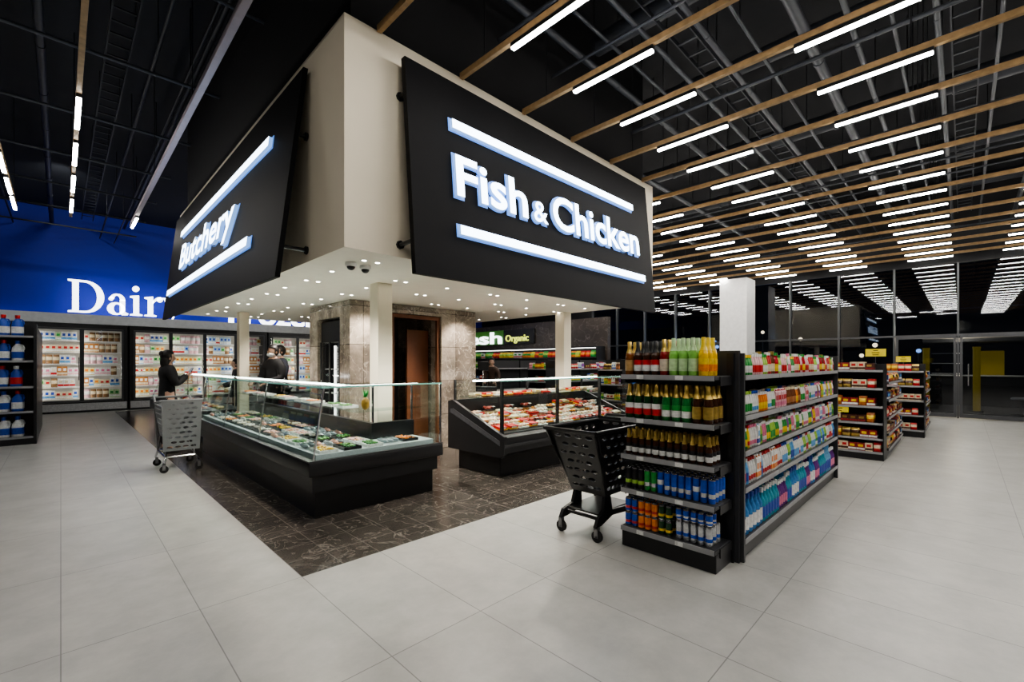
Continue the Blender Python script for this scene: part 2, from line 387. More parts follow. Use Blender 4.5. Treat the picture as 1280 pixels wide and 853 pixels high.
ys=[-4,-2.6,-1.25,.1,1.45,2.8,4.15,5.5,6.85,8.2,9.55,10.9,12.2]
for i in range(len(ys)-1):
    y0,y1=ys[i],ys[i+1]
    door=(i in (2,3,1))
    w=struct('window_%d'%(i+1),m_window,[(17.56,17.58,y0,y1,2.3 if door else 0.05,4.3)])
    if door:
        d=struct('door_%d'%i,m_window,[(17.56,17.58,y0+.06,y1-.06,.1,2.2)])
        bm=bmesh.new()
        for q in ((17.48,17.56,y0+.03,y0+.09,.02,2.28),(17.48,17.56,y1-.09,y1-.03,.02,2.28),(17.48,17.56,y0+.09,y1-.09,.02,.12),(17.48,17.56,y0+.09,y1-.09,2.22,2.28)): box(bm,*q)
        ob('door_frame',fin(bm,'df',m_frame),d)
        bm=bmesh.new(); cyl(bm,(17.42,y1-.2,.9),(17.42,y1-.2,1.5),.015); cyl(bm,(17.42,y1-.2,.95),(17.48,y1-.2,.95),.01); cyl(bm,(17.42,y1-.2,1.45),(17.48,y1-.2,1.45),.01); ob('door_handle',fin(bm,'dh',m_chrome),d)
for i,y in enumerate(ys): struct('trim_%d'%(i+2),m_frame,[(17.45,17.6,y-.02,y+.02,0,4.3)])
struct('trim_40',m_frame,[(17.46,17.6,-4,12.2,2.28,2.33)])
struct('trim_41',m_frame,[(17.46,17.6,4.2,12.2,0,.12)])
ypt=M('yellow_glow_paint',(.6,.42,.02),.4,em=.35,emc=(.8,.55,.03)); wgl=M('warm_globe',(1,.8,.5),.5,em=9,emc=(1,.75,.45),var=0)  # yellow carries its own faint glow in place of light falling on it
bgl=M('blue_globe',(.4,.6,1),.5,em=6,emc=(.25,.5,1),var=0)
for x,y in ((20.5,-.3),(21,.9),(20,7.6)):
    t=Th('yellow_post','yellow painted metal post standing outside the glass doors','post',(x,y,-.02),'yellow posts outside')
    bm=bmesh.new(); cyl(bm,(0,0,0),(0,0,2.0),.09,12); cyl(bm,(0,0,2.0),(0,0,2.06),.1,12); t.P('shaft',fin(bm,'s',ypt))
    bm=bmesh.new(); cyl(bm,(0,0,0),(0,0,.03),.16,12); t.P('foot',fin(bm,'f',m_black))
for i,(x,y,z) in enumerate(((24,2.6,2.2),(25,5.5,2.6),(24,9,2.3),(22,3.9,1.6),(23,7.2,1.4),(27,1.4,2.0),(28,8,3.2),(26,3.3,1.8),(29,11,2.8))):
    t=Th('street_lamp','small glowing lamp on a dark pole outside at night','lamp',(x,y,-.02),'lamps outside')
    bm=bmesh.new(); cyl(bm,(0,0,0),(0,0,z),.04,8); t.P('pole',fin(bm,'s',m_black))
    bm=bmesh.new(); ell(bm,(0,0,z+.1),.09,.09,.09); t.P('globe',fin(bm,'g',bgl if i%3==2 else wgl))
t=Th('lobby_kiosk','dark kiosk with yellow back panel beyond the glass doors','kiosk',(24.5,-.2,-.02))
t.box('counter_body',m_dgrey,[(23.4,24.0,-1.6,.9,-.02,1.05)],.02); t.box('worktop',m_white,[(23.35,24.05,-1.65,.95,1.05,1.09)]); t.box('back_panel',ypt,[(25.2,25.3,-1.1,-.3,.9,2.0)])
t.box('canopy_roof',m_dgrey,[(23.3,25.4,-1.8,1.1,2.3,2.45)]); t.box('post',m_dgrey,[(25.3,25.4,-1.8,-1.7,-.02,2.3),(25.3,25.4,1.0,1.1,-.02,2.3)]); t.box('display_shelf',m_white,[(24.9,25.2,.0,.9,z,z+.03) for z in (1.1,1.5,1.9)])
for x,y in ((20.0,-1.2),(21.0,2.2)):
    t=Th('stool','white round-seat stool standing beyond the glass doors','stool',(x,y,-.02),'stools outside')
    bm=bmesh.new(); lathe(bm,[(0,.46),(.2,.46),(.21,.49),(.19,.52),(0,.52)],16); t.P('seat',fin(bm,'s',m_white))
    bm=bmesh.new(); cyl(bm,(0,0,0),(0,0,.46),.03,10); lathe(bm,[(0,0),(.2,0),(.2,.015),(.03,.03)],16); t.P('pedestal',fin(bm,'p',m_chrome))
l=bpy.data.lights.new('outside_fill_light','POINT'); l.energy=300; l.color=(1,.85,.6); l.shadow_soft_size=.2  # point lamp without a fixture, fills in light beyond the doors
o=bpy.data.objects.new('outside_fill_light',l); o.location=(22.3,0,2.8); COL.objects.link(o)
l=bpy.data.lights.new('outside_fill_light','POINT'); l.energy=300; l.color=(.8,.9,1); l.shadow_soft_size=.2  # second, cooler fill lamp outside, also without a fixture
o=bpy.data.objects.new('outside_fill_light',l); o.location=(22.5,6,2.8); COL.objects.link(o)

# ceiling services
def rodmesh(L,r=.007):
    bm=bmesh.new(); cyl(bm,(0,0,0),(0,0,L),r,6); return fin(bm,'rod',m_black)
def pipe(name,label,p0,p1,r,cat='pipe',mat=m_pipe,g='pipes under the ceiling',seg=16):
    bm=bmesh.new(); p0=Vector(p0); d=Vector(p1)-p0; cyl(bm,(0,0,0),d,r,seg)
    n=int(d.length/1.5)
    for i in range(1,n):
        q=d*(i/n); u=d.normalized()*.03; cyl(bm,q-u,q+u,r*1.12,seg)
    o=ob(name,fin(bm,name,mat),None,p0,label=label,category=cat,group=g)
    rm=rodmesh(6.35-p0.z-r*.9); n=max(2,n//2)
    for i in range(1,n): ob('hanger',rm,o,tuple(d*(i/n)+Vector((0,0,r*.9))))
pl='dark grey pipe running under the black ceiling'
for y,z,r in ((3.3,5.25,.04),(2.6,5.3,.03),(2.1,5.3,.035),(1.3,5.35,.06),(.9,5.35,.03),(.2,5.3,.03),(-.3,5.3,.02),(-.9,5.3,.045),(-1.5,5.35,.07),(-2.4,5.4,.05),(4.6,5.3,.05),(6.0,5.3,.06),(8.1,5.35,.05),(1.75,5.3,.02),(2.95,5.28,.02),(.55,5.3,.02)):
    pipe('ceiling_pipe',pl,(2.3,y,z) if y<3.6 else (7.4,y,z),(17.4,y,z),r)
for x,z,r in ((5.25,5.9,.13),(7.1,5.9,.12),(9.88,5.9,.15),(12.65,5.9,.14),(15.44,5.9,.14)):
    pipe('air_duct','round dark grey air duct under the black ceiling',(x,-6,z),(x,3.6 if x<7 else 19.9,z),r,'duct',m_pipe,'ducts under the ceiling')
for x in (3.4,4.3,6.2,8.0,8.95,10.8,11.7,13.55,14.5,16.4):
    pipe('ceiling_pipe',pl,(x,-6,5.05),(x,3.6 if x<7.05 else 19.9,5.05),R.uniform(.015,.03),seg=10)
for x,z,r in ((-2.6,6.0,.05),(1.5,6.05,.035),(-.2,5.9,.05),(-1.0,5.7,.02),(.9,5.6,.02),(1.25,5.5,.015)):
    pipe('ceiling_pipe','black pipe running under the black ceiling',(x,-5,z),(x,19.9,z),r,'pipe',m_pipel)
for y in (5.5,7.5,9.5,11.5,13.5,15.5,17.5):
    pipe('ceiling_pipe','black pipe running under the black ceiling',(-8.9,y,5.3),(1.6,y,5.3),.022,'pipe',m_pipe,seg=10)
def tray(x0,y0,L,ax,z=5.2,mat=m_pipel):
    t=Th('cable_tray','black ladder cable tray hung under the ceiling','cable tray',(x0,y0,z),'cable trays')
    w=.25
    bm=bmesh.new()
    for s in (0,w):
        if ax=='y': box(bm,s-.008,s+.008,0,L,0,.06)
        else: box(bm,0,L,s-.008,s+.008,0,.06)
    n=int(L/.3)
    for i in range(n):
        if ax=='y': box(bm,.01,w-.01,i*.3,i*.3+.03,.01,.025)
        else: box(bm,i*.3,i*.3+.03,.01,w-.01,.01,.025)
    t.P('ladder',fin(bm,'tray',mat))
    rm=rodmesh(6.3-z,.006)
    for i in range(3,n,8):
        for s in (0,w): t.P('hanger',rm,loc=((s,i*.3+.02,.05) if ax=='y' else (i*.3+.02,s,.05)))
tray(-1.6,0,19,'y',5.9); tray(.45,2,17,'y',5.9); tray(2.8,2.3,14,'x',5.5,m_pipe); tray(2.8,-.15,14,'x',5.5,m_pipe)

# battens + lamps
ZB=4.39
XK=[2.92+.927*k for k in range(-5,16)]
XK[1]=-.60
bm=bmesh.new(); box(bm,-.455,.455,-.022,.022,0,.04); me_h=fin(bm,'housing',m_black,.003); me_h.transform(Matrix.Rotation(pi/2,4,'Z'))
bm=bmesh.new(); box(bm,-.45,.45,-.022,.022,-.022,0); me_d=fin(bm,'diffuser',m_lamp,.005); me_d.transform(Matrix.Rotation(pi/2,4,'Z'))
def lamp(x,ytop):
    L=ob('ceiling_lamp',None,None,(x,ytop-.455,ZB),label='slim linear white LED lamp under a wooden batten',category='lamp',group='linear ceiling lamps'); L.empty_display_size=.1
    ob('lamp_housing',me_h,L); ob('lamp_diffuser',me_d,L)
rodm=rodmesh(6.35-ZB-.042-.06,.006)
for k,x in zip(range(-5,16),XK):
    if k<=-2: a,b=-8.9,12.6
    elif x<7.1: a,b=-8.9,3.66
    else: a,b=-8.9,19.9
    hw=.032 if k==-2 else .023
    bm=bmesh.new(); box(bm,-hw,hw,0,b-a,0,.06); me=fin(bm,'batten',m_track if k==-2 else m_wood,.003)
    if k==-2: o=ob('ceiling_track',me,None,(x,a,ZB+.042),label='long lilac-grey metal track hung below the black ceiling',category='track')
    else: o=ob('wooden_batten',me,None,(x,a,ZB+.042),label='pale oak batten hung below the black ceiling carrying lamps',category='batten',group='ceiling battens')
    n=int((b-a)/3)
    for i in range(n+1): ob('hanger_rod',rodm,o,(0,.4+i*2.95,.06))
    if k>=0:
        cols=[2.92,1.10,-.71,-2.53,-4.35]
        if x>7.1: cols+=[4.73,6.55,8.36]
        if x>9: cols+=[10.2,12.0]
    elif k==-1: cols=[2.92,1.10,-.71,-2.53]
    elif k==-2: cols=[12.46,-.71,-2.53,1.7]
    elif k==-3: cols=[7.68,9.12,10.56,11.97,-.71,-2.53]
    elif k==-4: cols=[8.6,10.2,11.4,12.5,1.10,-.71,-2.53]
    else: cols=[9.6,11.2,12.5,4.6,2.92,-.71]
    for c in cols: lamp(x,c)

# ------------------------------------------------------------ canopy
ZS=2.488
bm=bmesh.new(); box(bm,1.69,7.03,3.69,11.1,ZS,4.47)
for f in bm.faces:
    if f.calc_center_median().z<ZS+.01: f.material_index=1
can=ob('wall_canopy',fin(bm,'canopy',[m_cream,m_soffit]),kind='structure')
struct('trim_51',m_blackwall,[(1.8,6.9,3.8,11.0,4.471,6.349)])
def column(x,y,w,mat,z1,lab):
    t=Th('column',lab,'column',(x,y,0))
    t.box('shaft',mat,[(x-w/2,x+w/2,y-w/2,y+w/2,0,z1-.001)],.008)
    t.box('base_trim',m_greyst,[(x-w/2-.01,x+w/2+.01,y-w/2-.01,y+w/2+.01,0,.1)])
column(2.80,5.09,.2,m_cream,ZS,'slim cream square column carrying the canopy by the counters')
column(2.48,9.80,.17,m_cream,ZS,'slim cream square column carrying the canopy by the counters')
column(6.87,5.47,.22,m_cream,ZS,'slim cream square column carrying the canopy by the counters')
column(16.4,5.47,.86,m_white,4.36,'thick white square pillar near the night windows')
# stone core
st=Th('stone_kiosk','brown marble-clad service core with dark openings under the canopy','kiosk',(4.4,7.3,0))
st.box('wall_cladding',m_stone,[(3.1,3.82,6.58,6.93,0,2.48),(3.1,3.82,7.8,8.14,0,2.48),(3.1,3.82,6.931,7.799,2.24,2.48),(4.8,5.6,6.58,8.14,0,2.48),(3.821,4.799,6.58,8.14,2.34,2.48),(3.821,4.799,7.7,8.14,0,2.339)])
st.box('door',m_brown,[(4.30,4.74,6.9,6.95,0,2.1)]); st.box('lining',m_black,[(3.825,4.30,7.2,7.25,0,2.3)]); st.box('door_frame',m_brown,[(3.825,3.88,6.62,6.68,0,2.33),(4.74,4.795,6.62,6.68,0,2.33),(3.88,4.74,6.62,6.68,2.27,2.33)])
fr=Th('upright_refrigerator','black upright refrigerator with lit glass door between marble pillars','refrigerator',(3.4,7.36,0))
fr.box('body',m_black,[(3.16,3.78,6.95,6.99,0,2.2),(3.16,3.78,7.74,7.78,0,2.2),(3.74,3.78,6.99,7.74,0,2.2),(3.16,3.74,6.99,7.74,0,.2),(3.16,3.74,6.99,7.74,1.86,2.2)])
fr.box('door',m_fglass,[(3.14,3.155,6.99,7.36,.2,1.86),(3.14,3.155,7.37,7.74,.2,1.86)])
fr.box('door_rail',m_black,[(3.12,3.139,6.99,7.02,.2,1.86),(3.12,3.139,7.34,7.39,.2,1.86),(3.12,3.139,7.71,7.74,.2,1.86)])
fr.box('shelf',m_white,[(3.2,3.73,7.0,7.73,z,z+.02) for z in (.6,1.0,1.4)])
fr.box('light_strip',m_strip3,[(3.2,3.23,7.35,7.37,.25,1.8)])

# signs
sf=Th('hanging_sign','charcoal sign with glowing letters Fish & Chicken between light bars','sign',(4.33,3.5,2.29))
sf.ext('sign_panel',m_signpanel,[(2.18,3.36,2.29),(2.18,3.42,2.29),(2.18,3.60,4.265),(2.18,3.54,4.265)],(4.32,0,0))
ang=math.atan2(.18,1.975)
def onfish(me,x,z,name='letters'):
    o=ob(name,me,sf.o); y=3.36+(z-2.29)*.18/1.975
    o.matrix_local=Matrix.Translation(Vector((x,y-.004,z))-sf.b)@Matrix.Rotation(pi/2-ang,4,'X')
onfish(t_fish,2.66,3.11); onfish(t_amp,3.75,3.11); onfish(t_chick,4.09,3.11)
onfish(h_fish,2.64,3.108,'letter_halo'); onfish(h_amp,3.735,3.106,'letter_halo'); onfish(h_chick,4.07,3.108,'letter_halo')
def bar(L,h=.09,d=.045):
    bm=bmesh.new(); box(bm,0,L,0,h,0,d,0); b=fin(bm,'bar',[m_glowsign,m_glowside],.003)
    for p in b.polygons: p.material_index=1 if abs(p.normal.z)<.5 else 0
    return b
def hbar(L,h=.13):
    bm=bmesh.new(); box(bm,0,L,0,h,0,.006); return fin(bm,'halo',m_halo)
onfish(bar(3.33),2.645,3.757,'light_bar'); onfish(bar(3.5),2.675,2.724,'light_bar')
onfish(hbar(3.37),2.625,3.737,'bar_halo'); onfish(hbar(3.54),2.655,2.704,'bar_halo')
for x in (2.22,4.3,6.42):
    for z,y in ((2.6,3.42),(3.97,3.58)):
        bm=bmesh.new(); cyl(bm,Vector((x,y-.03,z))-sf.b,Vector((x,3.69,z))-sf.b,.02,8); cyl(bm,Vector((x,3.67,z))-sf.b,Vector((x,3.69,z))-sf.b,.04,8)
        ob('bracket',fin(bm,'bracket',m_black),sf.o)
sb=Th('hanging_sign','charcoal tilted sign with glowing letters Butchery between light bars','sign',(1.52,7.6,2.29))
def lx(z): return 1.37+(z-2.29)*(.25/2.02)
bm=bmesh.new()
pn=[(1.37,4.41,2.29),(1.62,4.41,4.31),(1.665,4.41,4.31),(1.415,4.41,2.29)]; pf=[(1.37,10.8,2.34),(1.62,11.0,4.31),(1.665,11.0,4.31),(1.415,10.8,2.34)]
a=[bm.verts.new(Vector(p)-sb.b) for p in pn]; b=[bm.verts.new(Vector(p)-sb.b) for p in pf]
bm.faces.new(a); bm.faces.new(b[::-1])
for i in range(4): bm.faces.new((a[i],b[i],b[(i+1)%4],a[(i+1)%4]))
ob('sign_panel',fin(bm,'panel',m_signpanel),sb.o)
angb=math.atan2(.25,2.02)
def onbut(me,y,z,name='letters'):
    o=ob(name,me,sb.o)
    ux=Vector((0,-1,0)); uy=Vector((math.sin(angb),0,math.cos(angb))); uz=ux.cross(uy)
    m=Matrix((ux,uy,uz)).transposed().to_4x4(); m.translation=Vector((lx(z)-.004,y,z))-sb.b
    o.matrix_local=m
onbut(t_but,9.42,3.11); onbut(bar(4.75,.10),9.8,3.74,'light_bar'); onbut(bar(5.05,.10),10.4,2.745,'light_bar')
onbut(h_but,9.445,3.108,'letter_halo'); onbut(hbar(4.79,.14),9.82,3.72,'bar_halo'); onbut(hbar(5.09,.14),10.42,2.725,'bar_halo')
for y in (4.5,7.6,10.6):
    for z in (2.6,3.7):
        bm=bmesh.new(); cyl(bm,Vector((lx(z)+.03,y,z))-sb.b,Vector((1.69,y,z))-sb.b,.02,8); cyl(bm,Vector((1.67,y,z))-sb.b,Vector((1.69,y,z))-sb.b,.04,8)
        ob('bracket',fin(bm,'bracket',m_black),sb.o)

# downlights
bm=bmesh.new(); lathe(bm,[(.02,0),(.034,-.004),(.038,0)],14); me_r=fin(bm,'ring',m_white)
bm=bmesh.new(); lathe(bm,[(0,-.003),(.02,-.003),(.02,-.001)],14); me_g=fin(bm,'glow',m_spot)
def down(x,y):
    if 3.0<x<5.7 and 6.45<y<8.25: return
    L=ob('downlight',None,None,(x,y,ZS),label='small round recessed downlight in the white canopy soffit',category='downlight',group='canopy downlights'); L.empty_display_size=.05
    ob('trim_ring',me_r,L); ob('lens',me_g,L)
for i in range(7):
    for j in range(10):
        x=2.05+.76*i; y=4.05+.72*j
        down(x,y)
        if (i+j)%2==0: down(x+.14,y)
for (x,y) in ((1.95,4.9),(1.95,6.5),(2.2,8.4),(3.5,4.1),(4.7,4.0),(5.9,4.1),(3.6,5.4),(5.3,5.5),(3.3,9.3),(5.6,8.8),(3.3,6.2),(5.2,6.2)):
    l=bpy.data.lights.new('downlight_beam','SPOT'); l.energy=120; l.spot_size=2.3; l.spot_blend=.7; l.color=(1,.91,.80); l.shadow_soft_size=.06
    o=bpy.data.objects.new('downlight_beam',l); o.location=(x,y,2.45); COL.objects.link(o)
for i,x in enumerate((-4,0,3.5,7)):
    l=bpy.data.lights.new('wall_fill_spot','SPOT'); l.energy=130; l.spot_size=2.0; l.spot_blend=1; l.color=(.9,.95,1); l.shadow_soft_size=.1  # added spots without fixtures, lift the brightness of the blue wall
    o=bpy.data.objects.new('wall_fill_spot',l); o.location=(x,15.2,6.1); o.rotation_euler=(math.radians(72),0,0); COL.objects.link(o)
for x,y in ((2.0,4.22),(2.17,4.26)):
    c=Th('security_camera','small white dome security camera under the canopy','security camera',(x,y,ZS),'dome cameras')
    bm=bmesh.new(); lathe(bm,[(0,0),(.055,0),(.055,-.03),(.045,-.04),(0,-.04)],16); c.P('housing',fin(bm,'h',m_white))
    bm=bmesh.new(); ell(bm,(0,0,-.04),.04,.04,.036); c.P('dome',fin(bm,'d',m_black2))

# ------------------------------------------------------------ products
def proto(name,label,cat,w,me,parts=()):
    if len(label.split())<4: label+=' with printed front'
    return dict(name=name,label=label,cat=cat,w=w,me=me,parts=parts)
STF={}
def spawn(p,loc,rot=0,group=None,st=False):
    if st:
        m=Matrix.Translation(loc)@Matrix.Rotation(rot,4,'Z'); l=STF.setdefault(p['cat'],[])
        for me in [p['me']]+[q[1] for q in p['parts']]: l.append((me,m))
        return None
    o=ob(p['name'],p['me'],None,loc,(0,0,rot),label=p['label'],category=p['cat'],group=group)
    for n,m in p['parts']: ob(n,m,o)
    return o
def flush_stuff():
    names={'bottle':('bottles','assorted drink bottles filling the shelves behind the front rows'),'carton':('cartons','assorted drink cartons filling the shelves behind the front rows'),'box':('snack_boxes','assorted snack boxes on the shelving behind the counters'),'bag':('food_bags','assorted food bags on the shelving behind the counters'),'can':('drink_cans','assorted drink cans behind the front rows')}
    for cat,l in STF.items():
        bm=bmesh.new(); mats=[]
        for me,m in l:
            t=me.copy(); t.transform(m); mp=[]
            for q in me.materials:
                if q not in mats: mats.append(q)
                mp.append(mats.index(q))
            idx=[0]*len(t.polygons); t.polygons.foreach_get('material_index',idx)
            t.materials.clear()
            for q in mats: t.materials.append(q)
            t.polygons.foreach_set('material_index',[mp[min(i,len(mp)-1)] for i in idx]); bm.from_mesh(t); bpy.data.meshes.remove(t)
        me=bpy.data.meshes.new(cat); bm.to_mesh(me); bm.free()
        for q in mats: me.materials.append(q)
        n,lab=names.get(cat,(cat+'s','assorted goods filling the shelves behind the front rows'))
        o=ob(n,me,None,label=lab,category=cat); o['kind']='stuff'
def bottle(label,h,r,nr,body,cap,lab,foil=False,seg=14,split=True,name='bottle',lab2=None):
    prof=[(0,0),(r*.9,0),(r,.008),(r,h*.52),(r*.93,h*.6),(nr*1.3,h*.74),(nr,h*.8),(nr,h*.94),(0,h*.94)]
    bm=bmesh.new(); lathe(bm,prof,seg)
    mats=[body,cap,lab,lab2 or lab]
    if split:
        b=fin(bm,'bottle',body)
        c=bmesh.new(); z0=h*.66 if foil else h*.88; lathe(c,[(r*.80 if foil else nr*1.2,z0),(nr*1.45 if foil else nr*1.2,h*.75 if foil else z0+.0005),(nr*1.15,h*.82 if foil else z0+.001),(nr*1.2,h*.985),(nr,h),(0,h)],seg)
        l=bmesh.new(); lathe(l,[(r*1.02,h*.12),(r*1.025,h*.13),(r*1.025,h*.3),(r*1.025,h*.44),(r*1.02,h*.45)],seg,[0,0,1,1])
        return proto(name,label,'bottle',2*r+.006,b,(('cap',fin(c,'cap',cap)),('label',fin(l,'label',[lab,lab2 or lab]))))
    lathe(bm,[(nr*1.2,h*.86),(nr*1.2,h),(0,h)],seg,[1,1]); lathe(bm,[(r*1.02,h*.12),(r*1.02,h*.3),(r*1.02,h*.46)],seg,[2,3])
    return proto(name,label,'bottle',2*r+.006,fin(bm,'bottle',mats))
def can(label,h,r,c1,c2,seg=14,c3=None):
    bm=bmesh.new(); lathe(bm,[(0,.004),(r*.8,0),(r,.01),(r,h*.25),(r,h*.42),(r,h*.62),(r,h-.012),(r*.85,h-.001),(r*.8,h-.004),(0,h-.004)],seg,[2,2,0,1,3,0,2,2,2])
    return proto('drink_can',label,'can',2*r+.004,fin(bm,'can',[c1,c2,m_chrome,c3 or c2]))
def carton(label,w,d,h,c1,c2,c3=None,gable=False,name='carton',cat='carton'):
    bm=bmesh.new(); hb=h*.82 if gable else h
    box(bm,-w/2,w/2,-d/2,d/2,0,hb,0)
    if gable:
        ext(bm,[(-w/2,-d/2,hb+.0005),(-w/2,d/2,hb+.0005),(-w/2,0,h)],(w,0,0),0); cyl(bm,(0,-d*.2,h*.88),(0,-d*.3,h*.95),w*.16,8,2)
    e=.0015
    box(bm,-w/2-e,w/2+e,-d/2-e,d/2+e,hb*.12,hb*.36,1); box(bm,-w*.3,w*.3,-d/2-2*e,d/2+2*e,hb*.5,hb*.8,2)
    return proto(name,label,cat,w+.005,fin(bm,'carton',[c1,c2,c3 or c2]))
def jug(label,w,h,c1,c2,c3):
    bm=bmesh.new(); lathe(bm,[(0,0),(w/2*.92,0),(w/2,.012),(w/2,h*.45),(w/2*.85,h*.66),(w*.2,h*.8),(w*.16,h*.84),(w*.16,h*.88),(0,h*.88)],14,[0]*8,sy=.6)
    lathe(bm,[(w*.2,h*.84),(w*.22,h),(0,h)],12,[1,1]); 
    lathe(bm,[(w/2*1.015,h*.12),(w/2*1.015,h*.44)],14,[2],sy=.6)
    tube(bm,[(w*.42,0,h*.5),(w*.52,0,h*.62),(w*.4,0,h*.78),(w*.18,0,h*.8)],w*.06,6,0)
    return proto('detergent_bottle',label,'bottle',w+.012,fin(bm,'jug',[c1,c2,c3]))
def bag(label,w,d,h,c1,c2,name='food_bag',cat='bag'):
    bm=bmesh.new(); rows=[]
    for z,t in ((0,.75),(.08,1),(.4,1.05),(.75,.8),(.92,.2),(1,.06)):
        pts=[]
        for i in range(12):
            a=2*pi*i/12; cx=math.cos(a); sy=math.sin(a)
            px=w/2*(abs(cx)**.4)*(1 if cx>0 else -1)*(1 if t>.5 else .97); py=d/2*t*(abs(sy)**.6)*(1 if sy>0 else -1)
            pts.append(bm.verts.new((px,py,z*h)))
        rows.append(pts)
    for k in range(5):
        for i in range(12):
            f=bm.faces.new((rows[k][i],rows[k][(i+1)%12],rows[k+1][(i+1)%12],rows[k+1][i])); f.material_index=1 if k==2 else 0; f.smooth=True
    bm.faces.new(rows[0][::-1]); bm.faces.new(rows[-1])
    return proto(name,label,cat,w+.006,fin(bm,'bag',[c1,c2]))
def fill(org,d,L,z,runs,rot,group,rows=1,back=(0,.1),jit=.003,st=1):
    pos=0; i=0
    while True:
        p,n=runs[i%len(runs)]; i+=1
        done=False
        for q in range(n):
            if pos+p['w']>L: done=True; break
            for r in range(rows):
                c=pos+p['w']/2
                spawn(p,(org[0]+d[0]*c+back[0]*r+R.uniform(-jit,jit)*abs(d[1]),org[1]+d[1]*c+back[1]*r+R.uniform(-jit,jit)*abs(d[0]),z),rot,group,st=(st==2 or (st==1 and r>0)))
            pos+=p['w']*1.02
        if done or i>400: break

W_=C(.72,.72,.70); RED=C(.5,.02,.02); GRN=C(.03,.28,.05); BLU=C(.02,.07,.38); LBL=C(.12,.35,.65); YEL=C(.75,.52,.03); ORG=C(.75,.22,.02); PUR=C(.22,.06,.3); PNK=C(.65,.18,.30); GLD=C(.6,.42,.12,.3,.8); BRN=C(.05,.018,.008,.1); DKG=C(.006,.045,.012,.1); SIL=C(.6,.62,.65,.25,.8); BLK=C(.01,.01,.012); LIM=C(.33,.55,.08); TEA=C(.03,.32,.32); CRM=C(.68,.58,.4); VBL=C(.02,.09,.5,.25,.3); BCLR=C(.22,.5,.10,.08); YBT=C(.8,.5,.02,.1); AMB=C(.2,.06,.01,.1); RBT=C(.25,.015,.015,.12); GBT=C(.02,.17,.04,.1); PPK=C(.7,.42,.45); PGR=C(.45,.62,.34); PBL=C(.40,.56,.72)

# ------------------------------------------------------------ near end-cap shelf unit
ec=Th('end_shelf_unit','black steel end display with five shelves of bottles and cans','shelf unit',(3.45,1.64,0))
ec.box('back_panel',m_dgrey,[(3.60,3.63,1.19,2.05,0,1.60)])
ec.box('upright',m_black,[(3.575,3.6,1.22,1.27,0,1.58),(3.575,3.6,1.97,2.02,0,1.58)])
ec.box('base_plinth',m_black,[(3.29,3.598,1.24,2.0,0,.135)],.004)
zs=[1.41,1.06,.76,.48,.17]
for z in zs:
    s=ec.box('shelf',m_dgrey,[(3.27,3.574,1.24,2.0,z-.028,z)],.003)
    ec.box('price_strip',m_price,[(3.262,3.269,1.245,1.995,z-.034,z+.004)],parent=s)
    for yy in (1.5,1.82): ec.box('price_tag',W_,[(3.2585,3.2615,yy-.03,yy+.03,z-.03,z)],parent=s)
    ec.box('shelf_bracket',m_black,[(3.35,3.574,1.232,1.239,z-.07,z-.005),(3.35,3.574,2.001,2.008,z-.07,z-.005)],parent=s)
Y0=1.985; D=(0,-1); RT=-pi/2
def efill(z,runs,rows,back,group,x=3.325): fill((x,Y0),D,.735,z+.001,runs,RT,group,rows,(back,0))
b_am=bottle('amber soft drink bottle with gold cap',.27,.034,.013,AMB,GLD,C(.4,.25,.1),True)
b_dk=bottle('dark brown drink bottle with white label',.27,.034,.013,BRN,BLK,W_,True,lab2=RED)
b_red=bottle('dark red juice bottle with gold foil neck',.28,.034,.013,RBT,GLD,C(.6,.5,.4),True)
b_grn=bottle('bright green glass bottle with pale label and gold foil',.285,.034,.013,BCLR,PGR,PGR,True)
b_yel=bottle('yellow juice bottle with orange label',.285,.034,.013,YBT,YEL,ORG,True,lab2=YEL)
efill(1.41,[(b_am,1),(b_dk,3),(b_red,1),(b_grn,3),(b_yel,6)],3,.085,'tall bottles on the top shelf of the end display')
c_1=bottle('dark green sparkling bottle with red and white label',.275,.036,.014,DKG,GLD,RED,True,lab2=W_)
c_2=bottle('green sparkling bottle with white label and gold foil',.275,.036,.014,GBT,GLD,W_,True,lab2=GRN)
c_3=bottle('dark sparkling bottle with gold label and gold foil',.275,.036,.014,BRN,GLD,GLD,True)
efill(1.06,[(c_1,4),(c_2,3),(c_3,3)],3,.09,'sparkling bottles on the second shelf of the end display')
s_1=bottle('small dark brown bottle with white label',.205,.026,.011,BRN,GLD,W_,True,seg=12,lab2=BLK)
efill(.76,[(s_1,13)],3,.07,'small brown bottles on the third shelf of the end display')
k_g=can('black and green drink can',.175,.0255,BLK,LIM,c3=BLK); k_g2=can('dark green drink can with silver band',.175,.0255,GRN,SIL,c3=GRN); k_b=can('tall blue drink can with silver band',.185,.0255,VBL,SIL,c3=VBL); k_b2=can('tall blue drink can with white band',.185,.0255,VBL,VBL,c3=W_)
k_o=can('orange drink can with red band',.115,.0265,ORG,RED,c3=ORG); k_bl=can('blue drink can with red band',.115,.0265,VBL,RED,c3=VBL); k_s=can('tall silver drink can with blue band',.150,.0255,SIL,VBL,c3=SIL); k_y=can('dark green drink can with yellow band',.115,.0265,DKG,YEL,c3=DKG)
efill(.48,[(k_g,3),(k_g2,2),(k_b2,1),(k_b,4),(k_b2,1),(k_b,4)],4,.064,'drink cans on the fourth shelf of the end display')
for lv in (0,1):
    fill((3.325,Y0),D,.42,.171+lv*.116,[(k_bl,2),(k_o,3),(k_y,2)],RT,'stacked drink cans on the bottom shelf of the end display',3,(.07,0))
k_sb=can('short blue drink can with silver band',.09,.0255,VBL,SIL,c3=VBL)
fill((3.325,Y0-.43),D,.31,.171,[(k_s,6)],RT,'stacked drink cans on the bottom shelf of the end display',3,(.07,0))
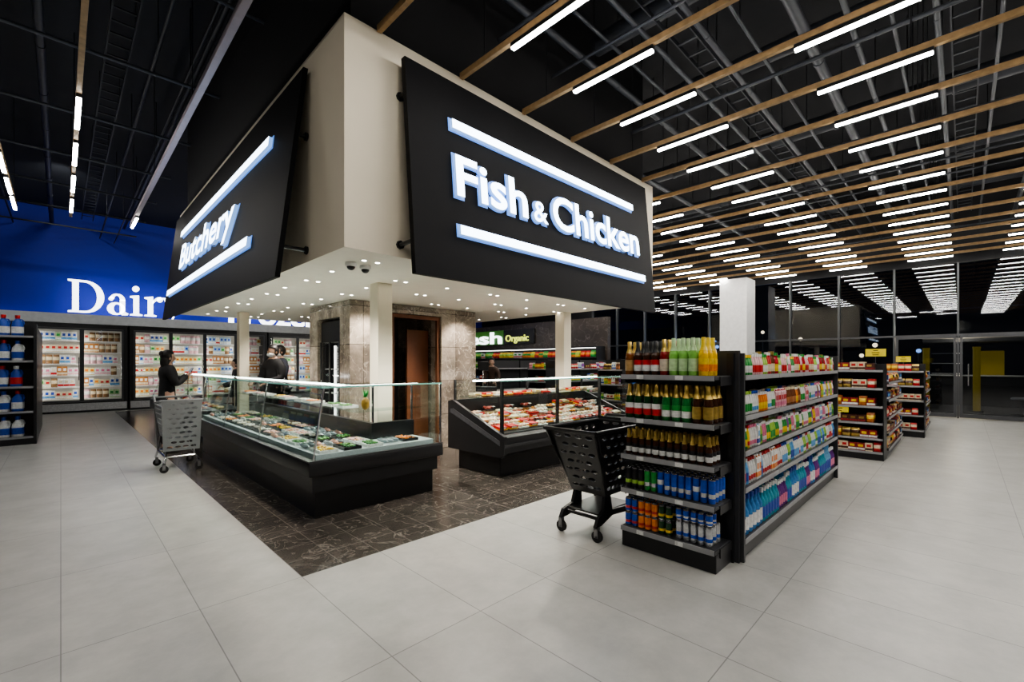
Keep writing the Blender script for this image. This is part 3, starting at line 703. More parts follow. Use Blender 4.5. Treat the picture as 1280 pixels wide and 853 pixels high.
fill((3.325,Y0-.43),D,.31,.171+.151,[(k_sb,6)],RT,'stacked drink cans on the bottom shelf of the end display',2,(.07,0))

# ------------------------------------------------------------ long gondola
def gondola(x0,x1,y0,y1,H,zs,mods,label,strip=True,both=True):
    ym=(y0+y1)/2
    g=Th('gondola_shelving',label,'shelving',((x0+x1)/2,ym,0))
    g.box('base_plinth',m_black,[(x0,x1,y0+.03,y1-.03,0,zs[-1]-.03)],.004)
    g.box('back_panel',m_dgrey,[(x0,x1,ym-.02,ym+.02,zs[-1]-.03,H)])
    L=(x1-x0)/mods
    g.box('upright',m_black,[q for i in range(mods+1) for q in ((min(x1-.03,x0+L*i),min(x1-.03,x0+L*i)+.03,ym-.05,ym+.05,0,H+.01),)])
    for i in range(mods):
        a=x0+L*i+.005; b=a+L-.01
        for z in zs:
            for s in ((0,1) if both else (0,)):
                ya,yb=(y0,ym-.021) if s==0 else (ym+.021,y1)
                sh=g.box('shelf',m_dgrey,[(a,b,ya,yb,z-.028,z)],.003)
                if strip:
                    ys_=(y0-.007,y0-.001) if s==0 else (y1+.001,y1+.007)
                    g.box('price_strip',m_price,[(a,b,ys_[0],ys_[1],z-.034,z+.004)],parent=sh)
    return g
zl=[1.41,1.10,.83,.55,.165]
gg=gondola(3.66,7.2,1.17,2.05,1.56,zl,4,'long black steel supermarket shelving filled with colourful drinks and cartons')
gg.box('end_panel',m_dgrey,[(3.632,3.659,1.165,2.055,0,1.58),(7.2,7.24,1.165,2.055,0,1.6)])
jb=lambda lab,c1,c2,c3,h=.2,r=.024,c4=None: bottle(lab,h,r,.013,c1,c2,c3,seg=12,split=False,lab2=c4 or c3)
P1=[jb('small pale pink juice bottle with white cap',PPK,W_,RED,.17),jb('small red sauce bottle with white cap',RED,W_,CRM,.19),jb('green sauce bottle with yellow cap',GRN,YEL,W_,.16),jb('white drink bottle with pink label',W_,PNK,PNK,.19),jb('lime juice bottle with green cap',LIM,GRN,W_,.17),jb('orange juice bottle with red cap',C(.6,.25,.05,.15),RED,YEL,.18),jb('brown sauce bottle with cream label',C(.15,.05,.02,.15),GLD,CRM,.20),jb('red drink bottle with yellow label',C(.4,.02,.03,.2),GRN,YEL,.19)]
P2=[jb('white drink bottle with pink and purple label',W_,PNK,PNK,.18,.023,PUR),jb('white drink bottle with green label',W_,LIM,GRN,.18,.023),jb('orange drink bottle with white cap',ORG,W_,YEL,.16,.022),jb('brown drink bottle with cream label',C(.2,.07,.03,.2),CRM,C(.4,.15,.05),.17,.023),carton('pale pink drink carton with red print',.05,.05,.17,PPK,PNK,RED,True),jb('yellow drink bottle with green label',YEL,GRN,LIM,.18,.024),jb('teal drink bottle with white label',TEA,W_,W_,.18,.022),jb('white drink bottle with blue label',W_,BLU,LBL,.18,.023,W_)]
P3=[jb('white yogurt drink bottle with pink label',W_,PNK,PNK,.18,.023,W_),jb('purple drink bottle with white label',PUR,W_,W_,.18,.023,PUR),jb('green bottle with yellow label',GRN,W_,YEL,.16,.023),jb('yellow bottle with red label',YEL,RED,RED,.18,.024,YEL),carton('white and blue milk carton',.05,.05,.18,W_,BLU,LBL,True),jb('lime drink bottle with dark label',LIM,W_,GRN,.17,.023),jb('pink drink bottle with white label',PNK,W_,W_,.18,.023,PNK),jb('white drink bottle with black label',W_,BLK,BLK,.17,.023,W_)]
P4=[jb('white milk bottle with blue label',W_,BLU,LBL,.2,.027),jb('clear bottle with red label',C(.5,.55,.6,.15),RED,RED,.2,.026,RED),carton('orange and white juice carton',.05,.05,.2,W_,ORG,ORG,True),jb('white milk bottle with red label',W_,RED,RED,.2,.026,W_),jb('green drink bottle with white label',LIM,W_,W_,.2,.026,GRN),jb('blue drink bottle with white cap',LBL,W_,BLU,.2,.026)]
WB=C(.05,.20,.46,.12); WB2=C(.16,.36,.56,.1)
P5=[jb('blue water bottle with white cap',WB,BLU,W_,.30,.038),jb('large clear blue water bottle',WB2,LBL,BLU,.31,.040),jb('dark blue drink bottle with light label',C(.02,.08,.3,.12),W_,LBL,.27,.035),jb('purple drink bottle with white label',C(.12,.03,.2,.15),W_,PNK,.25,.031),jb('teal water bottle with blue label',C(.05,.3,.4,.12),W_,BLU,.28,.036)]
for z,PP,r in zip(zl,(P1,P2,P3,P4,P5),(2,1,1,1,2)):
    seq=[]
    for i in range(70): seq.append((PP[R.randrange(len(PP))],R.choice((1,2,2,3)) if PP is not P5 else R.choice((2,3,4))))
    fill((3.68,1.22),(1,0),3.5,z+.001,seq,0,'goods on the long shelving',r,(0,.10))
for z,PP in zip(zl[1:4],(P2,P3,P4)):
    fill((3.68,1.33),(1,0),3.5,z+.001,[(PP[R.randrange(len(PP))],3) for i in range(40)],0,'',st=2)
fill((3.68,1.95),(1,0),3.5,1.411,[(P1[R.randrange(6)],3) for i in range(30)],0,'',1,st=2)

# ------------------------------------------------------------ second gondola + end cap + third
z2=[1.2,.92,.64,.38,.14]
def endcap(x,y0,y1,zs,H,label):
    e=Th('end_shelf_unit',label,'shelf unit',(x,(y0+y1)/2,0))
    e.box('back_panel',m_black,[(x+.36,x+.39,y0,y1,0,H)])
    e.box('side_panel',m_black,[(x+.0,x+.36,y0,y0+.012,0,zs[0]+.02),(x,x+.36,y1-.012,y1,0,zs[0]+.02)])
    e.box('base_plinth',m_black,[(x+.02,x+.36,y0+.013,y1-.013,0,zs[-1]-.03)])
    for z in zs:
        s=e.box('shelf',m_black,[(x,x+.36,y0+.013,y1-.013,z-.026,z)]); e.box('price_strip',m_price,[(x-.007,x-.001,y0+.013,y1-.013,z-.03,z+.004)],parent=s)
endcap(8.92,.86,1.52,[1.4,1.12,.84,.58,.34,.13],1.5,'black end display unit with six shelves of packaged snacks')
gondola(9.33,11.7,.84,1.5,1.45,z2,3,'black steel shelving with snacks beyond the drinks shelving')
BX=dict(name='snack_box',cat='box'); DBR=C(.07,.025,.015); DRD=C(.25,.02,.02)
SN=[carton('dark brown chocolate box with red band',.1,.1,.11,DBR,DRD,GLD,**BX),carton('dark red snack box with white print',.1,.1,.12,DRD,W_,YEL,**BX),bag('golden snack bag with brown band',.11,.08,.14,GLD,BRN,'snack_bag'),carton('cream box with brown band',.09,.09,.13,CRM,DBR,RED,**BX),carton('navy snack box with white band',.1,.1,.12,C(.02,.03,.12),W_,LBL,**BX),bag('dark orange snack bag',.1,.08,.15,C(.4,.12,.02),YEL,'snack_bag'),bag('red snack bag with cream band',.1,.08,.14,RED,CRM,'snack_bag')]
for z in [1.4,1.12,.84,.58,.34,.13]:
    seq=[(R.choice(SN),R.choice((1,2))) for i in range(8)]
    fill((8.985,1.5),(0,-1),.62,z+.001,seq,-pi/2,'snacks on the far end display',2,(.13,0))
for z in z2:
    fill((9.36,.90),(1,0),2.3,z+.001,[(R.choice(SN),R.choice((1,2,3))) for i in range(30)],0,'snacks on the far shelving')
endcap(12.3,.55,1.2,[1.35,1.05,.75,.45,.15],1.5,'black end display unit with packaged goods near the windows')
for z in [1.35,1.05,.75,.45,.15]:
    fill((12.37,1.18),(0,-1),.6,z+.001,[(R.choice(SN),2) for i in range(6)],-pi/2,'goods on the display by the windows')
gondola(12.71,14.6,.55,1.2,1.45,z2,2,'black steel shelving near the windows')
for z in z2: fill((12.74,.61),(1,0),1.85,z+.001,[(R.choice(SN),3) for i in range(12)],0,'',st=2)
def card(x,y,z,w=.2,h=.13,zb=None):
    t=Th('price_sign','small yellow promotional price card on a thin stand','sign',(x,y,zb),'yellow price cards')
    bm=bmesh.new(); box(bm,-.004,.004,-w/2,w/2,z-zb-h/2,z-zb+h/2); t.P('card',fin(bm,'card',m_yellow))
    bm=bmesh.new(); cyl(bm,(.007,0,0),(.007,0,z-zb),.003,6); cyl(bm,(.007,0,0),(.007,0,.006),.012,10); t.P('stand',fin(bm,'st',m_chrome))
    bm=bmesh.new()
    for k,(a,b) in enumerate(((.035,.03),(.0,.05),(-.035,.04))): box(bm,-.0052,-.004,-b,b,z-zb+a-.006,z-zb+a+.006)
    t.P('printed_lines',fin(bm,'pl',BLK))
card(9.3,1.0,1.68,.26,.12,1.5); card(8.934,1.43,.78,.26,.12,.581)
card(12.67,.9,1.60,.24,.12,1.5)

for (x0,x1,y0,y1) in ((9.9,13.0,5.7,6.5),(9.9,13.0,8.1,8.9),(9.9,13.0,10.7,11.5)):
    gondola(x0,x1,y0,y1,1.62,[1.36,1.0,.62,.16],2,'black supermarket shelving with packaged groceries behind the counters',both=False)
    endcap(x0-.42,y0+.05,y1-.05,[1.36,1.0,.62,.16],1.6,'black end display unit with packaged groceries behind the counters')
    for z in [1.36,1.0,.62]:
        fill((x0-.36,y1-.08),(0,-1),y1-y0-.18,z+.001,[(R.choice(SN+P2+P3),2) for i in range(9)],-pi/2,'',st=2)
        if y0<8.2: fill((x0+.03,y0+.06),(1,0),x1-x0-.1,z+.001,[(R.choice(SN+P3+P4),3) for i in range(30)],0,'',st=2)
pw=Th('wall_shelving','black wall shelving with fresh produce under an illuminated sign','shelving',(14.0,13.6,0))
pw.box('frame',m_black,[(14.2,14.28,9.4,18.4,0,2.15),(13.75,14.2,9.4,9.43,0,2.15),(13.75,14.2,18.37,18.4,0,2.15),(13.75,14.2,9.43,18.37,2.1,2.15)])
for z in (.5,.95,1.4,1.75): pw.box('shelf',m_dgrey,[(13.75,14.2,9.44,18.36,z-.03,z)])
pw.box('light_strip',m_strip3,[(13.8,13.83,9.5,18.3,2.08,2.098)])
PR=[bag('bag of green salad leaves',.24,.2,.26,GRN,LIM,'produce_bag'),bag('bag of red tomatoes',.22,.2,.24,RED,ORG,'produce_bag'),bag('bag of yellow peppers',.22,.2,.24,YEL,LIM,'produce_bag'),bag('bag of orange carrots',.22,.2,.24,ORG,GRN,'produce_bag'),carton('white produce box with red print',.24,.2,.22,W_,RED,GRN,name='produce_box',cat='box')]
for z in (.95,1.4,1.75): fill((13.95,18.3),(0,-1),8.8,z+.001,[(R.choice(PR),R.choice((1,2))) for i in range(40)],-pi/2,'produce packs on the wall shelving')
sg=Th('wall_sign','green illuminated sign board reading Fresh next to yellow Organic lettering','sign',(14.2,16,2.3))
sg.box('board',m_green,[(14.22,14.296,14.78,19.0,2.38,3.02)],.005); sg.box('side_board',m_black,[(14.22,14.296,12.9,14.76,2.38,3.02)],.005)
mR=Matrix(((0,0,-1),(-1,0,0),(0,1,0))).to_4x4()
def onX(me,x,y,z,par,base,name='letters'):
    o=ob(name,me,par); m=mR.copy(); m.translation=Vector((x,y,z))-base; o.matrix_local=m
onX(t_fresh,14.215,18.85,2.43,sg.o,sg.b); onX(t_org,14.215,14.6,2.5,sg.o,sg.b)

# ------------------------------------------------------------ counters
fc=Th('fish_counter','black L-shaped refrigerated fish counter with tall glass case','counter',(2.2,6,0))
def off(d): return [(1.65+d,4.35+d),(3.2-d,4.35+d),(3.2-d,4.97-d),(2.65-d,4.97-d),(2.65-d,9.4-d),(1.65+d,9.4-d)]
fc.ext('plinth',m_black2,[(x,y,0) for x,y in off(.09)],(0,0,.26))
fc.ext('plinth_step',m_black,[(x,y,.26) for x,y in off(.05)],(0,0,.16))
bm=bmesh.new(); ext(bm,[Vector((x,y,.42))-fc.b for x,y in off(0)],(0,0,.14)); fc.P('body',fin(bm,'body',m_black,.012,2))
fc.ext('display_deck',m_ice,[(x,y,.561) for x,y in [(1.75,4.44),(3.12,4.44),(3.12,4.89),(2.57,4.89),(2.57,9.32),(1.75,9.32)]],(0,0,.05))
fc.box('edge_trim',m_dgrey,[(1.652,1.665,4.352,9.398,.561,.572),(1.666,3.198,4.352,4.365,.561,.572)])
GX0,GX1=1.70,1.80
fc.ext('front_glass',m_glasst,[(GX0,4.40,.575),(GX0,9.36,.575),(GX1,9.36,1.26),(GX1,4.40,1.26)],(.008,0,-.002))
fc.ext('end_glass',m_glass,[(GX0,4.375,.575),(GX1,4.375,1.26),(3.17,4.375,1.26),(3.17,4.375,.575)],(0,.008,0))
fc.ext('end_glass',m_glass,[(GX0,9.37,.575),(GX1,9.37,1.26),(2.6,9.37,1.26),(2.6,9.37,.575)],(0,.008,0))
fc.box('end_glass',m_glass,[(3.162,3.17,4.39,4.93,.575,1.26)])
fc.box('top_glass',m_glasst,[(GX1-.02,3.18,4.365,4.78,1.265,1.277),(GX1-.02,2.3,4.781,9.4,1.265,1.277)])
fc.box('glass_edge',m_edge,[(GX1-.026,GX1-.021,4.36,9.4,1.263,1.279),(GX1-.02,3.185,4.357,4.364,1.263,1.279)])
for yy in (4.363,6.05,7.7,9.355):
    fc.ext('glass_post',m_chrome,[(GX0-.010,yy,.572),(GX0+.004,yy,.572),(GX1+.004,yy,1.263),(GX1-.010,yy,1.263)],(0,.012,0))
fc.box('back_sill',m_black,[(2.575,2.64,4.97,9.38,.562,.80),(2.575,3.15,4.90,4.965,.562,.80)])
fc.box('glass_post',m_chrome,[(x-.010,x+.010,y-.010,y+.010,.80,1.264) for x,y in ((2.607,4.935),(2.607,6.4),(2.607,7.9),(2.607,9.35),(3.135,4.93))]+[(3.155,3.178,4.360,4.374,.575,1.264)])
fc.box('inner_shelf',m_glasst,[(2.25,2.56,4.97,9.3,.97,.98),(2.25,3.1,4.62,4.88,.97,.98)])
fc.box('light_strip',m_strip2,[(2.25,2.29,4.97,9.3,1.245,1.263),(2.1,3.1,4.74,4.77,1.245,1.263)])
def fishm(c1,c2,L=.24):
    bm=bmesh.new()
    ell(bm,(0,0,.025),L/2,.032,.025,0,14,8,lambda p:Vector((p.x,p.y*(1-.35*max(0,-p.x/(L/2))),p.z)))
    ext(bm,[(-L*.46,0,.02),(-L*.62,.032,.02),(-L*.58,0,.02),(-L*.62,-.032,.02)],(0,0,.008),1); ext(bm,[(0,.0,.048),(.05,0,.05),(.01,.02,.055),(-.05,.012,.05)],(0,.0,.006),1)
    ell(bm,(L*.40,.018,.035),.005,.005,.005,2,6,5)
    return fin(bm,'fish',[c1,c2,BLK])
def lump(c,c2,n,s,seed):
    r=random.Random(seed); bm=bmesh.new()
    for i in range(n): ell(bm,(r.uniform(-s,s),r.uniform(-s*.62,s*.62),.014+r.uniform(0,.012)),r.uniform(.014,.028),r.uniform(.010,.02),.012,r.randrange(2),8,6)
    return fin(bm,'food',[c,c2])
SAL=C(.7,.25,.10); GRF=C(.25,.28,.31,.2,.3); PNF=C(.6,.32,.27); WHF=C(.65,.6,.52); SHR=C(.7,.36,.22)
f1=proto('whole_fish','whole silver fish laid on crushed ice','fish',.1,fishm(GRF,C(.14,.16,.18)))
f2=proto('whole_fish','whole pinkish fish laid on crushed ice','fish',.1,fishm(PNF,SAL,.2))
def trayp(name,label,tc,w=.27,d=.19):
    bm=bmesh.new(); h=.03
    for q in ((-w/2,w/2,-d/2,d/2,0,.006),(-w/2,-w/2+.008,-d/2,d/2,.006,h),(w/2-.008,w/2,-d/2,d/2,.006,h),(-w/2+.008,w/2-.008,-d/2,-d/2+.008,.006,h),(-w/2+.008,w/2-.008,d/2-.008,d/2,.006,h)): box(bm,*q)
    return proto(name,label,'tray',.3,fin(bm,'tray',tc))
foods=[('fish_fillets','pile of orange salmon fillets in a tray',lump(SAL,ORG,22,.10,1)),('shrimps','pile of pink shrimps in a tray',lump(SHR,PPK,30,.10,2)),('fish_pieces','pile of pale fish pieces in a tray',lump(WHF,CRM,24,.10,3)),('marinated_pieces','pile of yellow marinated pieces in a tray',lump(YEL,C(.6,.35,.05),26,.10,4)),('herb_garnish','green herb garnish in a tray',lump(C(.03,.13,.03),C(.1,.25,.05),26,.10,5)),('fish_pieces','pile of dark fish pieces in a tray',lump(C(.16,.15,.15),C(.3,.26,.24),22,.10,6)),('fish_pieces','pile of pale fish pieces in a tray',lump(WHF,W_,24,.10,7))]
tr=trayp('food_tray','white serving tray set on ice in the counter',W_); tr2=trayp('food_tray','black serving tray set on ice in the counter',BLK)
def put(x,y,z,rot,grp):
    if R.random()<.22:
        for i in range(3): spawn(R.choice((f1,f1,f2)),(x-.068+.068*i if abs(rot)>1 else x,y if abs(rot)>1 else y-.07+.07*i,z),rot,'whole fish on ice')
    else:
        t=R.choice((tr,tr2,tr2)); spawn(t,(x,y,z),rot,grp); n,l,m=R.choice(foods)
        o=ob(n,m,None,(x,y,z+.009),(0,0,rot+R.choice((0,pi))),label=l,category='food',group='food piled in counter trays'); o['kind']='stuff'
for j in range(15):
    for x in (1.89,2.14,2.39): put(x,4.6+j*.318,.612,pi/2,'trays in the fish counter')
for x in (2.64,2.86): put(x,4.64,.612,pi/2,'trays in the fish counter')
for j in range(13):
    if j%3!=2:
        x,y=2.40,5.2+j*.32; spawn(tr,(x,y,.981),pi/2,'trays on the inner glass shelf'); n,l,m=R.choice(foods)
        o=ob(n,m,None,(x,y,.990),(0,0,pi/2),label=l,category='food',group='food piled in counter trays'); o['kind']='stuff'
pa=Th('pineapple','ripe pineapple with green crown standing in the fish counter','fruit',(2.42,4.75,.981))
bm=bmesh.new(); ell(bm,(0,0,.075),.045,.045,.075,0,12,10); pa.P('fruit_body',fin(bm,'p',C(.40,.22,.04)))
bm=bmesh.new()
for i in range(14):
    a=i*2.4; t=.02+.05*(i%4)/3; ext(bm,[(math.cos(a)*.012-math.sin(a)*.01,math.sin(a)*.012+math.cos(a)*.01,.14),(math.cos(a)*.012+math.sin(a)*.01,math.sin(a)*.012-math.cos(a)*.01,.14),(math.cos(a)*t,math.sin(a)*t,.23)],(.002,.002,0))
pa.P('crown',fin(bm,'c',GRN))

mc=Th('meat_counter','black meat and poultry counter with upright glass front','counter',(5.6,4.75,0))
mc.box('plinth',m_black2,[(4.1,7.15,4.32,5.2,0,.30)],.01)
def profext(name,mat,prof,x0,L,**k): return mc.ext(name,mat,[(x0,y,z) for y,z in prof],(L,0,0),**k)
profext('body',m_black,[(4.2,.30),(4.16,.34),(4.16,.54),(4.2,.56),(4.28,.56),(5.2,.72),(5.3,.72),(5.3,.3)],4.05,3.15)
EP=[(4.2,.28),(4.14,.33),(4.14,.56),(4.3,.62),(5.22,.98),(5.32,.96),(5.32,.28)]
profext('end_panel',m_black,EP,4.0,.05); profext('end_panel',m_black,EP,7.2,.05)
profext('end_inset',C(.06,.062,.07),[(4.22,.44),(4.22,.50),(5.2,.86),(5.26,.85),(5.26,.80)],3.993,.006)
mc.ext('display_deck',m_dgrey,[(4.06,4.3,.575),(4.06,5.2,.735),(4.06,5.2,.722),(4.06,4.3,.562)],(3.13,0,0))
mc.box('bumper',m_dgrey,[(4.0,7.25,4.13,4.139,.42,.46)])
mc.box('front_glass',m_glass,[(4.06,7.19,4.235,4.243,.57,1.26)])
mc.box('side_glass',m_glass,[(4.03,4.037,4.30,5.2,.99,1.26)])
mc.box('top_glass',m_glasst,[(4.0,7.25,4.22,4.9,1.272,1.284)])
mc.box('inner_shelf',m_glasst,[(4.06,7.19,4.75,5.18,1.02,1.03)])
mc.box('glass_edge',m_edge,[(4.0,7.25,4.212,4.219,1.27,1.286)])
mc.box('glass_post',m_black,[(x,x+.035,4.245,4.285,.56,1.27) for x in (4.06,5.2,6.3,7.15)]+[(x,x+.03,5.235,5.265,.72,1.27) for x in (4.06,5.6,7.15)])
mc.box('light_strip',m_strip2,[(4.1,7.1,4.85,4.88,1.25,1.27)])
mc.box('back_screen',m_black,[(4.06,7.19,5.2,5.23,.74,.98)])
def meat(c1,c2,c3,seed=1):
    r=random.Random(seed); bm=bmesh.new(); w,d=.18,.13
    box(bm,-w/2,w/2,-d/2,d/2,0,.018,2)
    for i in range(5): ell(bm,(-.06+.03*i,r.uniform(-.025,.025),.03),r.uniform(.022,.034),r.uniform(.026,.04),.024,i%2,10,6)
    box(bm,.03,.085,-.06,-.025,.052,.055,3)
    return fin(bm,'meat',[c1,c2,c3,W_])
ml=[proto('poultry_pack','tray pack of pale pink chicken pieces','meat pack',.2,meat(C(.58,.32,.23),C(.62,.40,.29),W_,1)),proto('meat_pack','tray pack of dark red meat','meat pack',.2,meat(C(.25,.03,.02),C(.38,.08,.06),BLK,2)),proto('poultry_pack','tray pack of orange marinated chicken','meat pack',.2,meat(C(.6,.24,.06),C(.5,.15,.05),BLK,3)),proto('sausage_pack','tray pack of cream coloured sausages','meat pack',.2,meat(C(.62,.46,.30),C(.6,.33,.24),RED,4)),proto('poultry_pack','tray pack of whole pale chicken','meat pack',.2,meat(C(.60,.45,.32),C(.55,.40,.3),W_,5)),carton('red food pack with yellow label',.15,.11,.05,RED,YEL,W_,name='food_pack',cat='pack'),carton('cream food pack with brown print',.15,.11,.05,CRM,DBR,GLD,name='food_pack',cat='pack')]
for j,y in enumerate((4.42,4.60,4.78,4.96,5.12)):
    z=.577+(y-4.3)*.178+.012
    for i in range(15):
        for lv in range(2 if (j>1 and R.random()<.6) else 1):
            o=spawn(R.choice(ml),(4.2+i*.205,y,z+lv*.068),R.uniform(-.05,.05),'meat packs in the poultry counter'); o.rotation_euler.x=.16
for i in range(14): spawn(R.choice(ml[3:]),(4.22+i*.215,4.97,1.031),0,'packs on the glass shelf of the poultry counter')
bw=Th('work_counter','stainless steel work table behind the counters','table',(7,7.4,0))
bw.box('worktop',m_greyst,[(5.8,8.2,7.1,7.75,.86,.9)],.004); bw.box('leg',m_chrome,[(x,x+.04,y,y+.04,0,.86) for x in (5.85,7.0,8.1) for y in (7.13,7.68)]); bw.box('under_shelf',m_greyst,[(5.9,8.1,7.15,7.7,.3,.33)])
sc_=Th('weighing_scale','black counter weighing scale with display on a pole','scale',(6.6,7.4,.9))
bm=bmesh.new(); box(bm,-.18,.18,-.16,.16,0,.1); sc_.P('base',fin(bm,'b',m_black,.01)); bm=bmesh.new(); cyl(bm,(0,.1,.1),(0,.1,.5),.015); sc_.P('pole',fin(bm,'p',m_chrome)); bm=bmesh.new(); box(bm,-.15,.15,.08,.12,.45,.65); sc_.P('display',fin(bm,'d',m_black2,.01))

dc=Th('butchery_counter','black refrigerated butchery counter with glass top behind the fish counter','counter',(2.2,12.5,0))
dc.box('plinth',m_black2,[(1.75,2.55,10.3,15.0,0,.34)]); dc.box('body',m_black,[(1.65,2.65,10.2,15.1,.34,.60)],.02)
dc.ext('front_glass',m_glasst,[(1.675,10.25,.61),(1.675,15.05,.61),(1.9,15.05,1.24),(1.9,10.25,1.24)],(.008,0,-.004))
dc.box('top_glass',m_glasst,[(1.88,2.5,10.2,15.1,1.245,1.257)]); dc.box('glass_post',m_chrome,[(2.45,2.47,y,y+.02,.6,1.245) for y in (10.3,12.6,15.0)])
dc.box('light_strip',m_strip2,[(2.4,2.44,10.3,15,1.22,1.244)])
for i in range(12):
    for x in (1.98,2.25): spawn(R.choice(ml),(x,10.5+i*.36,.602),pi/2,'meat packs in the butchery counter')

# ------------------------------------------------------------ carts
def caster(t,x,y,name='caster'):
    bm=bmesh.new(); cyl(bm,(x-.012,y,.05),(x+.012,y,.05),.05,14,0)
    cyl(bm,(x-.02,y,.05),(x+.02,y,.05),.012,8,1); box(bm,x-.02,x-.014,y-.015,y+.02,.04,.13,1); box(bm,x+.014,x+.02,y-.015,y+.02,.04,.13,1); box(bm,x-.02,x+.02,y-.015,y+.02,.115,.13,1)
    t.P(name,fin(bm,'caster',[m_rubber,m_greyst]))
def cart_black(loc,rot):
    t=Th('shopping_cart','black plastic shopping cart with oval-holed basket beside the end display','shopping cart',loc,rot=rot)
    zb=.36; fl=.40
    o=t.P('front_panel',cs_b['front']); o.matrix_local=Matrix.Translation((.19,0,zb+.0))@Matrix.Rotation(-pi/2,4,'Z')@Matrix.Rotation(fl,4,'X')
    o=t.P('rear_panel',cs_b['front']); o.matrix_local=Matrix.Translation((.63,0,zb))@Matrix.Rotation(-pi/2,4,'Z')@Matrix.Rotation(-.18,4,'X')
    for s in (-1,1):
        o=t.P('side_panel',cs_b['side']); o.matrix_local=Matrix.Translation((.41,s*.175,zb))@Matrix.Rotation(-s*.15,4,'X')
    b=bmesh.new(); box(b,.19,.63,-.175,.175,zb-.012,zb); t.P('basket_floor',fin(b,'bf',m_black2,.003))
    bm=bmesh.new(); zf=zb+.575
    tube(bm,[(-.09,-.27,zf),(.74,-.26,zf),(.74,.26,zf),(-.09,.27,zf),(-.09,-.27,zf)],.018,8); t.P('rim',fin(bm,'rim',m_black2))
    bm=bmesh.new(); tube(bm,[(.74,-.22,zf),(.82,-.22,zf+.05),(.82,.22,zf+.05),(.74,.22,zf)],.015,8); t.P('handle',fin(bm,'handle',m_black2))
    for s in (-1,1):
        bm=bmesh.new()
        ext(bm,[(.02,s*.2,.13),(.06,s*.2,.20),(.17,s*.18,.24),(.20,s*.17,zb),(.28,s*.17,zb),(.30,s*.18,.22),(.56,s*.2,.21),(.6,s*.2,zb),(.67,s*.2,zb),(.70,s*.2,.13),(.62,s*.2,.13),(.55,s*.2,.16),(.3,s*.18,.17),(.10,s*.2,.13)],(0,-s*.03,0)); t.P('side_frame',fin(bm,'side_frame',m_black2))
    bm=bmesh.new(); tube(bm,[(.10,-.17,.18),(.10,.17,.18)],.016,8); t.P('cross_bar',fin(bm,'cb',m_black2)); bm=bmesh.new(); tube(bm,[(.6,-.18,.2),(.6,.18,.2)],.016,8); t.P('cross_bar',fin(bm,'cb',m_black2))
    bm=bmesh.new(); box(bm,.10,.62,-.165,.165,.205,.22); t.P('lower_tray',fin(bm,'lt',m_black2,.003))
    for x in (.05,.66):
        for s in (-1,1): caster(t,x,s*.19)
cart_black((3.13,2.36,0),0)
def cart_grey(loc,rot):
    t=Th('shopping_cart','grey perforated plastic shopping cart with chrome frame beside the counter','shopping cart',loc,rot=rot)
    cs=cs_g; plast=m_cartg; frm=m_chrome
    o=t.P('front_panel',cs_gt); o.matrix_local=Matrix.Translation((.03,0,.29))@Matrix.Rotation(-pi/2,4,'Z')@Matrix.Rotation(.05,4,'X')
    zb=.46
    o=t.P('rear_panel',cs['front']); o.matrix_local=Matrix.Translation((.60,0,zb))@Matrix.Rotation(-pi/2,4,'Z')@Matrix.Rotation(-.15,4,'X')
    for s in (-1,1):
        o=t.P('side_panel',cs['side']); o.matrix_local=Matrix.Translation((.33,s*.17,zb))@Matrix.Rotation(-s*.13,4,'X')
    t_=bmesh.new(); box(t_,.05,.60,-.17,.17,zb-.012,zb); t.P('basket_floor',fin(t_,'bf',plast,.003))
    bm=bmesh.new(); zt=.99
    tube(bm,[(0,-.24,zt),(.68,-.23,.93),(.68,.23,.93),(0,.24,zt),(0,-.24,zt)],.014,8); t.P('rim',fin(bm,'rim',plast))
    bm=bmesh.new(); tube(bm,[(.68,-.22,.93),(.80,-.22,1.0),(.80,.22,1.0),(.68,.22,.93)],.015,8); t.P('handle',fin(bm,'handle',plast))
    bm=bmesh.new()
    for s in (-1,1):
        tube(bm,[(.02,s*.2,.13),(.10,s*.17,.20),(.58,s*.2,.24),(.66,s*.22,.13)],.014,8)
        tube(bm,[(.10,s*.17,.20),(.14,s*.16,zb-.01)],.014,8); tube(bm,[(.58,s*.2,.24),(.60,s*.17,zb-.01)],.014,8)
        tube(bm,[(.60,s*.2,.24),(.70,s*.22,.92)],.013,8)
    tube(bm,[(.10,-.17,.20),(.10,.17,.20)],.012,8); tube(bm,[(.58,-.2,.24),(.58,.2,.24)],.012,8)
    t.P('frame',fin(bm,'frame',frm))
    for x in (.02,.66):
        for s in (-1,1): caster(t,x,s*.2)
cart_grey((1.20,7.72,0),pi/2)

# ------------------------------------------------------------ freezers on back wall
FD=dict(name='dairy_pack')
FP=[carton('white dairy carton with blue band',.11,.1,.27,W_,LBL,BLU,**FD),carton('stack of pale yellow cheese packs',.12,.1,.24,C(.72,.62,.3),W_,ORG,**FD),carton('cream butter box with red print',.12,.1,.22,CRM,W_,RED,**FD),carton('pale green and white yogurt pack',.12,.1,.25,PGR,W_,GRN,**FD),carton('white food box with red band',.12,.1,.26,W_,RED,CRM,**FD),bag('brown frozen food bag',.14,.1,.28,C(.3,.16,.07),CRM,'frozen_food_bag'),bag('pale pink frozen food bag',.14,.1,.28,PPK,W_,'frozen_food_bag'),carton('orange juice box with cream band',.11,.1,.28,C(.5,.2,.04),CRM,W_,**FD),carton('white yogurt pack with pink band',.12,.1,.24,W_,PPK,PNK,**FD),carton('pale blue milk pack with white band',.11,.1,.27,PBL,W_,BLU,**FD)]
FW=M('fridge_interior',(.42,.40,.36),.5,em=.15,emc=(1,.93,.8))  # slight glow put into the back panel for light inside the cabinet
